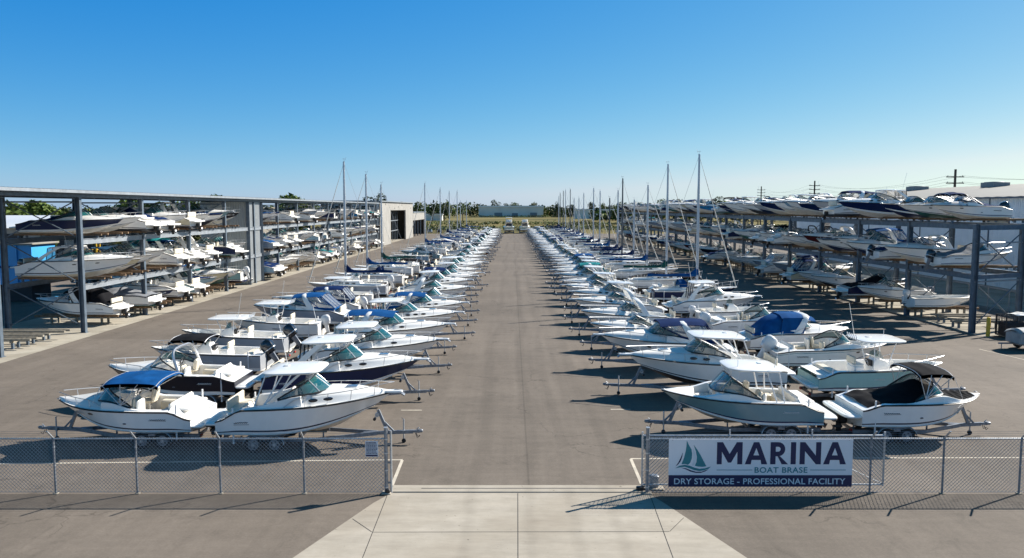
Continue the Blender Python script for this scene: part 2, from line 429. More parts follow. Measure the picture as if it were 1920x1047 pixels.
HK = .95
KEEL = .47
class Geo:
    """a hull: x from transom (0) to bow (L), keel at z=0"""
    def __init__(s, L, B, H, Hb, rake=.95, p=2.3, tw=.92, um=.42, drop=0.0, ch=.36, dropu=.16, flare=1.2):
        s.L, s.B, s.H, s.Hb, s.rake, s.p, s.tw, s.um, s.drop, s.ch, s.dropu, s.flare = L, B*1.15, H*HK, Hb*HK, rake, p, tw, um, drop, ch, dropu, flare
    def bs(s, u):
        if u < s.um: return s.B/2*(s.tw+(1-s.tw)*ss(-.1, s.um, u))
        return max(.035, s.B/2*(1-((u-s.um)/(1-s.um))**s.p))
    def zs(s, u):
        z = s.H+(s.Hb-s.H)*max(0, u)**1.8
        if s.drop: z -= s.drop*(1-ss(.0, s.dropu, u))
        return z
    def zk(s, u): return 0 if u < .5 else .60*s.Hb*((u-.5)/.5)**2.6
    def bc(s, u): return s.bs(u)*.965*(1-.55*max(0, (u-.3)/.7)**2.2)
    def zc(s, u): return s.ch*s.H*.62+(.66*s.Hb-s.ch*s.H*.62)*max(0, (u-.25)/.75)**2.3
    def top_pt(s, u, q):
        """q 0 chine .. 1 sheer, port side (+y)"""
        e = 1+s.flare*u*u
        zc, zs = s.zc(u), s.zs(u)
        zc = min(zc, zs-.12)
        y = s.bc(u)+(s.bs(u)-s.bc(u))*q**e
        x = u*(s.L-s.rake*.62*(1-q))
        return Vector((x, y, zc+(zs-zc)*q))
    def hull(s, side='gel', stripe='stripe', bottom='bottom', accent=None, upper='gel_upper', qa=.82, boot=True, nst=22, rail='black_trim'):
        m = MB()
        us = [0, .04, .08, .12, .16]+[lerp(.16, 1, (i/(nst-5))**.9) for i in range(1, nst-4)]
        qs = [0, .10, .17, .45, .70, qa, qa+.035, 1]
        mt = ['bottom' if False else (upper if side == 'gel' else 'gel_upper'), stripe if boot else side, side, side, side, accent or side, upper if accent else side]
        for sg in (1, -1):
            rows = []
            for u in us:
                k = Vector((u*(s.L-s.rake), 0, s.zk(u))); c = s.top_pt(u, 0)
                mid = k.lerp(c, .55); mid.z -= .02*(1-u)
                lst = [k, mid, c]
                rows.append([Vector((p.x, p.y*sg, p.z)) for p in lst])
            m.grid(rows, bottom)
            rows = [[Vector((p.x, p.y*sg, p.z)) for p in (s.top_pt(u, q) for q in qs)] for u in us]
            m.grid(rows, lambda i, j: mt[j])
            m.tube([(p.x, (p.y+.008)*sg, p.z-.015) for p in (s.top_pt(u, 1) for u in us)], .022, rail, 5)
        # transom
        k = Vector((0, 0, 0)); ring = [s.top_pt(0, q) for q in qs]
        rows = [[Vector((p.x, p.y, p.z)), Vector((p.x, -p.y, p.z))] for p in [Vector((0, .001, 0))]+ring]
        m.grid(rows, lambda i, j: bottom if i < 1 else (upper if side == 'gel' else side))
        # stem cap
        rows = [[Vector((p.x, p.y, p.z)), Vector((p.x, -p.y, p.z))] for p in (s.top_pt(1, q) for q in qs)]
        m.grid(rows, side)
        # spray strakes
        for sg in (1, -1):
            m.tube([(p.x, (p.y+.012)*sg, p.z) for p in (s.top_pt(u, 0) for u in us[:-2])], .02, bottom if side == 'gel' else 'gel_upper', 4)
        return m
    def deck(s, fz, ulines, vlines, mat):
        m = MB()
        rows = [[Vector((u*s.L-.01*(u > .97), v*s.bs(u)*.985, fz(u, v))) for v in vlines] for u in ulines]
        return m.grid(rows, mat)

def lines(base, steps, e=.003):
    out = set(base)
    for x in steps: out.add(x-e); out.add(x+e)
    return sorted(x for x in out)

VB = [i/10 for i in range(-10, 11)]

def windshield(g, coam, ua, uf, h, rake, v0=.78, n=14, mull=(0, 4, 7, 10, 14), frame='black_trim', glass='glass', exq=.6, aft=.18, top_in=.87, dark_top=True):
    base, top = [], []
    for i in range(n+1):
        th = -math.pi/2+math.pi*i/n; c = max(0, math.cos(th)); sn = math.sin(th)
        u = ua+(uf-ua)*c**exq; v = v0*math.copysign(abs(sn)**.85, sn)
        zb = coam(u, v)
        b = Vector((u*g.L, v*g.bs(u), zb+.015))
        hh = h*(aft+(1-aft)*c**.55)
        ut = u*g.L-rake*(.12+.88*c)*hh/h
        base.append(b); top.append(Vector((ut, b.y*lerp(1, top_in, hh/h), zb+hh)))
    gl, fr = MB(), MB()
    mid = [a.lerp(b, .5)+Vector((.015, 0, .0)) for a, b in zip(base, top)]
    gl.grid([base, mid, top], glass)
    fr.tube(base, .034, frame, 5); fr.tube(top, .030, frame if dark_top else 'chrome', 5)
    for i in mull: fr.tube([base[i], mid[i], top[i]], .022, 'chrome' if i not in (0, n) else frame, 5)
    return gl, fr, base, top

def seat(m, c, w=.5, d=.5, hb=.55, mat='vinyl', face=1, ped=True):
    x, y, z = c
    if ped: m.tube([(x, y, z), (x, y, z+.35)], .06, 'chrome', 6)
    m.box((x, y, z+.42), (d, w, .16), mat, .05)
    m.box((x-face*d*.46, y, z+.42+hb*.5), (.15, w, hb), mat, .06, Matrix.Rotation(-face*.16, 3, 'Y'))
    return m
def wheel_(m, c, r=.19):
    x, y, z = c
    m.tube([(x-.12*math.sin(a)*.5, y+r*math.cos(a), z+r*math.sin(a)) for a in [2*math.pi*i/10 for i in range(10)]], .022, 'black_trim', 5, closed=True)
    m.tube([(x, y-r, z), (x, y+r, z)], .015, 'chrome', 4); m.tube([(x+.05, y, z-r), (x, y, z+r*.9)], .015, 'chrome', 4)

def outboard(cowl='cowl_black', s=1.0, tilt=0.0):
    """at transom top, aft is -x; returns cowl, leg, propeller"""
    c, l, p = MB(), MB(), MB()
    def ring(z, x0, x1, w, k=10):
        cx, rx = (x0+x1)/2, (x1-x0)/2
        return [(cx+rx*math.copysign(abs(math.cos(a))**.75, math.cos(a)), w*math.copysign(abs(math.sin(a))**.75, math.sin(a)), z) for a in [2*math.pi*j/k for j in range(k)]]
    c.loft([ring(.10, -.52, -.06, .17), ring(.16, -.60, .00, .22), ring(.40, -.66, .04, .25), ring(.62, -.66, .03, .25), ring(.76, -.60, -.04, .21), ring(.82, -.50, -.14, .13)], cowl)
    c.loft([ring(.30, -.663, .043, .256), ring(.34, -.665, .045, .258)], 'chrome', caps=False)
    l.loft([ring(.12, -.44, -.10, .13), ring(-.15, -.42, -.12, .10), ring(-.45, -.40, -.16, .07), ring(-.62, -.40, -.14, .05)], 'cowl_grey' if cowl != 'cowl_white' else cowl)
    l.box((-.30, 0, -.47), (.42, .26, .03), 'cowl_grey', .01)
    l.loft([[(x, r*math.cos(a), -.66+r*math.sin(a)) for a in [2*math.pi*j/8 for j in range(8)]] for x, r in ((-.56, .03), (-.48, .065), (-.25, .07), (-.08, .04), (-.02, .01))], 'cowl_grey')
    l.loft([ring(-.66, -.38, -.14, .02, 8), ring(-.90, -.34, -.22, .012, 8)], 'cowl_grey')
    l.box((-.02, 0, .02), (.20, .22, .34), 'black_trim', .03)
    for k in range(3):
        a = 2*math.pi*k/3; pts = []
        for r0, wd in ((.04, .05), (.10, .09), (.17, .10), (.21, .05)):
            cs, sn = math.cos(a), math.sin(a)
            pts.append([(-.60-wd*.35, r0*cs-wd*sn*.8, -.66+r0*sn+wd*cs*.8), (-.60+wd*.35, r0*cs+wd*sn*.8, -.66+r0*sn-wd*cs*.8)])
        p.grid(pts, 'black_trim')
    p.tube([(-.68, 0, -.66), (-.55, 0, -.66)], .05, 'black_trim', 8)
    M = Matrix.Rotation(tilt, 4, 'Y') @ Matrix.Scale(s, 4)
    for m in (c, l, p): m.v = [tuple(M @ Vector(q)) for q in m.v]
    return c, l, p
def put_motor(r, x, y, z, cowl, s, tilt):
    c, l, p = outboard(cowl, s, tilt)
    for m in (c, l, p): m.v = [(a+x, b+y, d+z) for a, b, d in m.v]
    i = r.part('outboard_motor', c, keep='outboard_motor'); r.part('motor_leg', l, i, 'outboard_motor'); r.part('propeller', p, i, 'outboard_motor')

def sterndrive(r, z=.28):
    a, p = MB(), MB()
    a.box((-.22, 0, z), (.36, .24, .42), 'black_trim', .06); a.box((-.36, 0, z-.32), (.22, .08, .42), 'black_trim', .03)
    a.tube([(-.58, 0, z-.34), (-.22, 0, z-.34)], .06, 'black_trim', 7); a.box((-.42, 0, z-.12), (.40, .24, .03), 'black_trim', .01)
    for k in range(3):
        q = 2*math.pi*k/3
        p.grid([[(-.60, .05*math.cos(q)-.05*math.sin(q), z-.34+.05*math.sin(q)+.05*math.cos(q)), (-.54, .05*math.cos(q)+.05*math.sin(q), z-.34+.05*math.sin(q)-.05*math.cos(q))],
                [(-.61, .19*math.cos(q)-.07*math.sin(q), z-.34+.19*math.sin(q)+.07*math.cos(q)), (-.53, .19*math.cos(q)+.07*math.sin(q), z-.34+.19*math.sin(q)-.07*math.cos(q))]], 'chrome')
    i = r.part('stern_drive', a, keep='stern_drive'); r.part('propeller', p, i, 'stern_drive')

def bow_rail(r, g, u0=.45, h=.36, v=.9, rise=.0, closed=True, n=9):
    m = MB()
    for sg in (1, -1):
        pts = []
        for i in range(n+1):
            u = lerp(u0, .975, i/n); k = min(1, i/1.6)
            pts.append((u*g.L+.06*(i == n), sg*(v*g.bs(u)+.02), g.zs(u)+.04+h*ss(0, 1, k)+rise*u))
        m.tube(pts, .016, 'chrome', 5)
        for i in range(2, n, 2):
            u = lerp(u0, .975, i/n)
            m.tube([(u*g.L-.04, sg*(v*g.bs(u)), g.zs(u)+.02), pts[i]], .014, 'chrome', 4)
        if closed and sg == 1: tip = pts[-1]
    if closed: m.tube([tip, (g.L+.10, 0, tip[2]+.01), (tip[0], -tip[1], tip[2])], .016, 'chrome', 5)
    r.part('bow_rail', m, keep='hull')

def script_mark(g, u, q, w=.5, h=.06, mat='stripe', seed=1):
    """small flowing name on both topsides"""
    m = MB(); rg = random.Random(seed)
    xs = [i/22 for i in range(23)]
    ys = [.5*math.sin(i*2.1+seed)*(.4+.6*rg.random()) for i in range(23)]
    for sg in (1, -1):
        pts = []
        for a, b in zip(xs, ys):
            uu = u+(a-.5)*w/g.L; p = g.top_pt(uu, q); p2 = g.top_pt(uu, q+.02)
            pts.append((p.x, sg*(p.y+.012), p.z+b*h))
        m.tube(pts, .010, mat, 4)
        u0 = u-.5*w/g.L
        m.tube([(g.top_pt(u0+t*w*1.1/g.L, q-.06).x, sg*(g.top_pt(u0+t*w*1.1/g.L, q-.06).y+.012), g.top_pt(u0, q-.06).z+t*.02) for t in (0, .5, 1)], .006, mat, 4)
    return m

def ports_on(g, pts, mat='port_glass', on='side'):
    out = []
    for sg in (1, -1):
        for (u, q, a, b) in pts:
            m = MB(); p = g.top_pt(u, q); d = (g.top_pt(u+.01, q)-g.top_pt(u-.01, q)).normalized()
            n = 14; vs = []
            for off, k in ((.004, 1.0), (.022, .9)):
                vs.append([Vector((p.x, sg*(p.y+off), p.z))+Vector((d.x, sg*d.y, d.z))*(a*k*math.cos(2*math.pi*j/n))+Vector((0, 0, b*k*math.sin(2*math.pi*j/n))) for j in range(n)])
            m.loft(vs, mat); out.append(m)
    return out

def hardtop(r, g, uc, lx, wy, z, legs, th=.09, name='hardtop', mat='gel_upper', ex=5, nose=.12, camber=.06, tilt=0.0, glassfront=None, pipe='white_pipe', pr=.026):
    m = MB(); m.slab((0, 0, 0), lx, wy, th, mat, ex=ex, camber=camber, nose=nose, n=32)
    m.box((-lx*.18, 0, th*.5+camber+.0), (.22, .22, .05), mat, .02)
    m.tube([(lx*.3, wy*.25, th*.5), (lx*.3, wy*.25, th*.5+.28)], .012, 'chrome', 4)
    m.tube([(-lx*.30, wy*.40, th*.5), (-lx*.42, wy*.43, th*.5+1.5)], .011, 'gel_upper', 4)
    Mx = Matrix.Translation((uc*g.L, 0, z)) @ Matrix.Rotation(-tilt, 4, 'Y')
    m.v = [tuple(Mx @ Vector(p)) for p in m.v]
    i = r.part(name, m, keep=name)
    for sg in (1, -1):
        f = MB()
        for pts in legs: f.tube([(x, sg*y, zz) for x, y, zz in pts], pr, pipe, 6)
        r.part('top_frame', f, keep='hull')
    return i

def bimini(r, g, u0, u1, wy, z, foot, mat='canvas', sag=.06, dropy=.16, tilt=0.0, drape=.10):
    x0, x1 = u0*g.L, u1*g.L; lx = x1-x0
    def fn(a, b):
        y = (b*2-1); x = x0+a*lx
        k = 1-abs(2*a-1)**3
        zz = z+.07*k-dropy*abs(y)**3-sag*abs(math.sin(a*math.pi*2))*(1-y*y)+tilt*(a-.5)
        if a < .02 or a > .98: zz -= drape*.6
        return (x, y*wy/2, zz)
    m = MB(); m.shell(fn, 14, 12, .025, mat)
    for sg in (0, 1):
        m.shell(lambda a, b: (x0+a*lx, (sg*2-1)*(wy/2+.004), fn(a, sg)[2]-.012-b*drape), 14, 1, .02, mat)
    r.part('bimini_top', m, keep='canopy')
    f = MB()
    hx = foot
    for k, a in enumerate((.03, .35, .66, .97)):
        pts = []
        for j in range(9):
            b = j/8; p = fn(a, b); pts.append((p[0], p[1], p[2]-.03))
        ft = (hx[0]*g.L, hx[1], hx[2])
        f.tube([(ft[0], -ft[1], ft[2])]+pts+[(ft[0], ft[1], ft[2])], .016, 'chrome', 5)
    for sg in (1, -1):
        f.tube([(x1-.02, sg*wy/2, z-dropy), (x1+.35, sg*(foot[1]-.02), foot[2]-.02)], .010, 'chrome', 4)
    r.part('bimini_frame', f, keep='hull')

def radar_arch(r, g, u, wy, z0, z1, lean=.5, w=.34, mat='gel_upper', name='radar_arch'):
    m = MB(); rings = []
    n = 13
    for i in range(n):
        th = math.pi*i/(n-1); c, s_ = math.cos(th), math.sin(th)
        y = wy/2*math.copysign(abs(c)**.45, c); k = s_**.45 if s_ > 0 else 0
        z = z0+(z1-z0)*k; x = u*g.L+lean*k
        ww = w*(1.25-.45*k); t = .055
        ny, nz = (abs(c)**1.2)*math.copysign(1, c), s_
        rings.append([(x-ww/2, y-ny*t, z-nz*t), (x+ww/2, y-ny*t, z-nz*t), (x+ww/2+.03, y+ny*t*.4, z+nz*t*.4), (x+ww/2-.04, y+ny*t, z+nz*t), (x-ww/2+.04, y+ny*t, z+nz*t), (x-ww/2-.03, y+ny*t*.4, z+nz*t*.4)])
    m.loft(rings, mat); r.part(name, m, keep='canopy')

def swim_platform(g, lx=.55, z=.42, w=.9, mat='gel_upper'):
    m = MB(); m.slab((-lx/2+.05, 0, z), lx+.1, g.B*w, .10, mat, ex=5, camber=.012, n=24)
    m.box((-lx*.45, 0, z+.064), (lx*.6, g.B*w*.72, .012), 'nonskid', .004)
    return m

# ---- express cruiser / walkaround
def cruiser(name='cabin_cruiser', look='white cabin cruiser', L=7.0, B=2.5, H=1.12, Hb=1.5, side='gel', stripe='stripe', accent=None, bottom='bottom', top='hardtop',
            crown=.34, hw=.52, uf=.63, ua=.36, ht_z=.98, ht_l=2.2, canvas='canvas', drop=.30, rake=.95, p=2.2, motor=None, ports=((.60, 1.16), (.68, 1.14)), pulpit=True,
            glass='glass', seed=1, enclosure=False, mark=True, rail_h=.36, sidep=(), arch_u=.30, uc=None, tail_canvas=None, hatch=True, upper='gel_upper', dark_side=False, boot=True, platform=True):
    r = Recipe(name, 'cabin cruiser', look); rg = random.Random(seed)
    g = Geo(L, B, H, Hb, rake=rake, p=p, drop=drop); B = g.B*.97
    r.geo = g
    hm = g.hull(side, stripe, bottom, accent, boot=boot)
    if mark: hm.merge(script_mark(g, .16, .62 if drop < .2 else .5, .55, seed=seed, mat='stripe' if side == 'gel' else 'gel_upper'))
    r.part('hull', hm, keep='hull')
    H = g.H; Hb = g.Hb; u1, zf = .50, H*.50
    def coam(u, v):
        """height of the cabin side / coaming"""
        return g.zs(u)+.03+crown*ss(.16, u1, u)*(1 if u < .62 else (1-((u-.62)/.38)**1.5))
    def fz(u, v):
        av = abs(v); z = g.zs(u)+.025
        if u < .05: return z
        if u < u1:
            if av < .74: return zf
            if av <= .90: return coam(u, v)
            return z
        if u < .55 and av < .70: return coam(u, v)-.10
        return z+(coam(u, v)-z)*(1-min(1, av/.86)**5)+.05*(1-av*av)*(u > .55)
    us = lines([0, .02, .1, .15, .2, .26, .32, .38, .44, .52, .58, .62, .66, .7, .74, .78, .82, .86, .89, .92, .94, .96, .98, 1.0], [.05, u1, .55])
    vs = lines([-1, -.95, -.5, -.3, 0, .3, .5, .95, 1, -.82, .82], [-.74, .74, -.90, .90, -.70, .70], .006)
    def dm(i, j):
        u = us[i]; v = abs(vs[j]+vs[j+1])/2
        if .05 < u < u1 and v < .74: return 'nonskid'
        if u > .6 and v < .5 and u < .93: return 'nonskid'
        return upper
    dk = g.deck(fz, us, vs, dm)
    r.part('deck', dk, keep='hull')
    gl, fr, base, tp = windshield(g, coam, ua, uf, hw, .62, glass=glass, v0=.80, aft=.12)
    r.part('windshield', gl, keep='windshield'); r.part('windshield_frame', fr, keep='windshield')
    # interior
    it = MB(); zfl = zf+.005
    seat(it, (.42*L, -.38*B/2*1.2, zfl), .5, .5, .6, 'vinyl_white'); r.part('seat', it, keep='seats')
    it = MB(); seat(it, (.42*L, .38*B/2*1.2, zfl), .5, .5, .6, 'vinyl_white'); r.part('seat', it, keep='seats')
    it = MB(); wb = g.bs(.1)*1.36
    it.box((.085*L, 0, zfl+.2), (.5, wb, .4), 'gel_upper', .05); it.box((.085*L, 0, zfl+.44), (.46, wb*.96, .12), 'vinyl', .04); it.box((.05*L, 0, zfl+.66), (.12, wb*.96, .42), 'vinyl', .05)
    r.part('stern_bench', it, keep='seats')
    it = MB(); wheel_(it, (.475*L, -.24*B, coam(.5, 0)+.02)); r.part('steering_wheel', it, keep='seats')
    # ports in the cabin side and hatch
    for (u, k) in ports:
        for sg in (1, -1):
            m = MB(); n = 12; y = sg*g.bs(u)*.862; z = lerp(g.zs(u), coam(u, 0), .50)+.02
            y2 = sg*(g.bs(u)*.885)
            vs_ = []
            slope = (g.bs(u+.02)-g.bs(u-.02))/(.04*L)
            for off, kk in ((-.02, 1), (.035, 1), (.045, .8)):
                vs_.append([(u*L+.17*kk*math.cos(2*math.pi*j/n), y2+sg*off+sg*slope*.17*kk*math.cos(2*math.pi*j/n), z+.065*kk*math.sin(2*math.pi*j/n)) for j in range(n)])
            m.loft(vs_, 'port_glass'); r.part('porthole', m, keep='hull')
    for m in ports_on(g, sidep): r.part('porthole', m, keep='hull')
    if hatch:
        m = MB(); u = .76; m.box((u*L, 0, fz(u, 0)+.02), (.42, .42, .05), 'hatch_glass', .02); m.box((u*L, 0, fz(u, 0)+.005), (.50, .50, .05), 'gel_upper', .02); r.part('hatch', m, keep='hull')
    if pulpit:
        m = MB(); m.slab((L+.04, 0, Hb+.03), .80, .34, .07, 'gel_upper', ex=3, camber=.01, n=20)
        m.tube([(L+.10, 0, Hb+.09), (L+.48, 0, Hb+.03)], .03, 'galv_bright', 5); m.box((L+.40, 0, Hb-.06), (.22, .26, .05), 'galv', .01, Matrix.Rotation(.5, 3, 'Y'))
        r.part('bow_pulpit', m, keep='hull')
    bow_rail(r, g, .40, rail_h)
    if platform: r.part('swim_platform', swim_platform(g, .50, max(.40, g.zs(0)-.12)), keep='hull')
    zt = coam(.5, 0)+ht_z-crown
    if top == 'hardtop':
        ucc = uc or .40
        fx = tp[7]; fl = tp[3]
        legs = [[(tp[10].x, abs(tp[10].y), tp[10].z), (ucc*L+ht_l*.40, B*.33, zt-.03)],
                [(.28*L, B*.40, coam(.28, 0)), (ucc*L-ht_l*.12, B*.36, zt-.03)],
                [(.22*L, B*.40, coam(.22, 0)), (ucc*L-ht_l*.42, B*.34, zt-.03)],
                [(.28*L, B*.40, coam(.28, 0)), (ucc*L+ht_l*.15, B*.35, zt-.03)]]
        hardtop(r, g, ucc, ht_l, B*.86, zt, legs, tilt=.03)
        if enclosure is not None and enclosure != 'none':
            m = MB()      # clear panels between windshield and hardtop
            k = range(3, 12); lo = [tp[i]+Vector((0, 0, .02)) for i in k]
            hi = [Vector((min(p.x+.02, ucc*L+ht_l*.47), p.y*.96, zt-.045)) for p in lo]
            m.grid([lo, hi], 'vinyl_clear'); r.part('clear_panel', m, keep='windshield')
    elif top == 'solid':      # hardtop on moulded aft legs
        ucc = uc or .40
        hardtop(r, g, ucc, ht_l, B*.84, zt, [[(tp[10].x, abs(tp[10].y), tp[10].z), (ucc*L+ht_l*.42, B*.33, zt-.03)]], tilt=.04)
        for sg in (1, -1):
            m = MB(); rings = []
            for t in (0, .33, .66, 1):
                x = lerp(.20*L, ucc*L-ht_l*.05, t**1.3); z = lerp(coam(.2, 0)-.02, zt-.02, t); y = sg*lerp(B*.41, B*.385, t); w = lerp(.42, .30, t)
                rings.append([(x-w/2, y-.035, z), (x+w/2, y-.035, z), (x+w/2, y+.035, z), (x-w/2, y+.035, z)])
            m.loft(rings, 'gel_upper'); r.part('top_support', m, keep='canopy')
        m = MB(); k = range(2, 13); lo = [tp[i]+Vector((0, 0, .02)) for i in k]
        hi = [Vector((min(p.x+.02, ucc*L+ht_l*.46), p.y*.96, zt-.045)) for p in lo]
        m.grid([lo, hi], 'vinyl_clear')
        for sg in (0, -1): m.tube([lo[sg], hi[sg]], .02, 'chrome', 4)
        r.part('clear_panel', m, keep='windshield')
        m = MB(); x = ucc*L-ht_l*.46
        m.grid([[(x, y*B*.36, zt-.05), (x-.12, y*B*.38, coam(.2, 0)+.02)] for y in (-1, -.33, .33, 1)], 'vinyl_smoke')
        for y in (-1, -.33, .33, 1): m.tube([(x, y*B*.36, zt-.05), (x-.12, y*B*.38, coam(.2, 0)+.02)], .03, 'canvas_black', 4)
        r.part('aft_curtain', m, keep='windshield')
    elif top in ('arch', 'archcanvas', 'enclosed', 'arch_tail'):
        za = zt+.05
        radar_arch(r, g, arch_u, B*.90, g.zs(arch_u)+.02, za, lean=.62)
        xa = arch_u*L+.62
        if top in ('archcanvas', 'enclosed', 'arch_tail'):
            x1 = max(tp[7].x+.05, xa+.5); x0 = xa-(1.35 if top != 'arch_tail' else 1.5)
            def fn(a, b):
                y = 2*b-1; x = lerp(x0, x1, a)
                return (x, y*B*.40, lerp(za+.0, tp[7].z+.03 if top != 'archcanvas' else za-.12, ss(.55, 1, a))+.06*(1-abs(y)**3)-.13*abs(y)**4-.05*(1-ss(0, .18, a)))
            m = MB(); m.shell(fn, 12, 10, .025, canvas)
            r.part('canvas_top', m, keep='canopy')
            if top == 'enclosed':
                m = MB(); fr2 = MB()
                zlo = coam(.2, 0)
                for sg in (1, -1):
                    A = [(x0+.1, sg*B*.395, fn(0, 0)[2]-.03), (xa-.1, sg*B*.40, fn(.4, 0)[2]-.03), (tp[11].x+.2, sg*B*.385, fn(.72, 0)[2]-.04)]
                    Bq = [(.10*L, sg*g.bs(.1)*.84, coam(.14, 0)+.16), (.27*L, sg*g.bs(.27)*.84, coam(.27, 0)+.12), (.40*L, sg*g.bs(.4)*.82, coam(.4, 0)+.10)]
                    m.grid([A, Bq], 'vinyl_clear')
                    C = [(p[0], p[1]*1.01, p[2]-.19) for p in Bq]
                    fr2.grid([[(p[0], p[1]*1.006, p[2]+.01) for p in Bq], C], canvas)
                    for a_, b_ in zip(A, Bq): fr2.tube([a_, b_], .03, canvas, 4)
                m.grid([[(x0+.1, y*B*.39, fn(0, .5)[2]-.05), (.10*L, y*g.bs(.1)*.83, coam(.14, 0)+.16)] for y in (-1, -.34, .34, 1)], 'vinyl_clear')
                fr2.grid([[(.10*L-.005, y*g.bs(.1)*.84, coam(.14, 0)+.17), (.095*L, y*g.bs(.1)*.84, coam(.14, 0)-.03)] for y in (-1, 0, 1)], canvas)
                for y in (-1, -.34, .34, 1): fr2.tube([(x0+.1, y*B*.39, fn(0, .5)[2]-.05), (.10*L, y*g.bs(.1)*.83, coam(.14, 0)+.16)], .03, canvas, 4)
                r.part('clear_curtain', m, keep='windshield'); r.part('canvas_skirt', fr2, keep='canopy')
            if top == 'arch_tail':    # canvas drops in a tail over the whole cockpit
                def fn2(a, b):
                    y = 2*b-1; x = lerp(.03*L, x0+.08, a); zz = lerp(g.zs(.08)+.10, za-.06, ss(.0, 1.0, a)**.8)
                    yy = y*lerp(g.bs(.05)*.90, B*.41, a)
                    e = abs(y)**6
                    return (x, yy, lerp(zz+.05*(1-y*y), lerp(g.zs(.1)+.03, g.zs(arch_u)+.1, a), e)-.03*math.sin(a*9)*(1-e))
                m = MB(); m.shell(fn2, 14, 20, .02, canvas); r.part('cockpit_cover', m, keep='canopy')
                m = MB()
                for sg in (1, -1):
                    m.grid([[(x0+.05, sg*B*.405, za-.14), (x0-.1, sg*g.bs(arch_u)*.9, g.zs(arch_u)+.03)], [(xa, sg*B*.405, za-.12), (xa-.25, sg*g.bs(arch_u)*.9, g.zs(arch_u)+.03)], [(tp[12].x+.3, sg*B*.38, za-.18), (ua*L+.25, sg*g.bs(ua)*.86, coam(ua, 0)+.05)]], canvas)
                r.part('side_curtain', m, keep='canopy')
                cover(r, g, canvas, .66, .95, .10, name='bow_cover', base=.90, pk=(.2,))
    elif top == 'bimini':
        bimini(r, g, .20, .50, B*.82, zt+.05, (.33, B*.43, coam(.33, 0)), canvas)
    elif top == 'enclosed_low':
        pass
    if tail_canvas:
        cover(r, g, tail_canvas, .03, .40, .12, lip=True)
    if motor: put_motor(r, -.02, 0, g.zs(0)-.30, motor[0], motor[1], motor[2])
    else: sterndrive(r)
    return r

def cover(r, g, mat, u0, u1, peak, lip=True, pk=(.45,), name='boat_cover', base=None, poles=True, sharp=1.4):
    def fn(a, b):
        u = lerp(u0, u1, a); y = 2*b-1
        e = max(0, (abs(y)-.90)/.10)
        ridge = max(max(0, 1-abs(a-k)/.42) for k in pk)**sharp
        z = g.zs(u)+.05+(peak*ridge+.05)*(1-abs(y)**1.5)
        z += .018*math.sin(a*37+3*y)*(1-e)+.02*math.sin(7*y+a*11)*(1-abs(y))
        wd = g.bs(u)*(.93 if base is None else base)
        return (u*g.L, y*(wd+.03*e), z-e*.12)
    m = MB(); m.shell(fn, 30, 24, .015, mat)
    r.part(name, m, keep='cover')

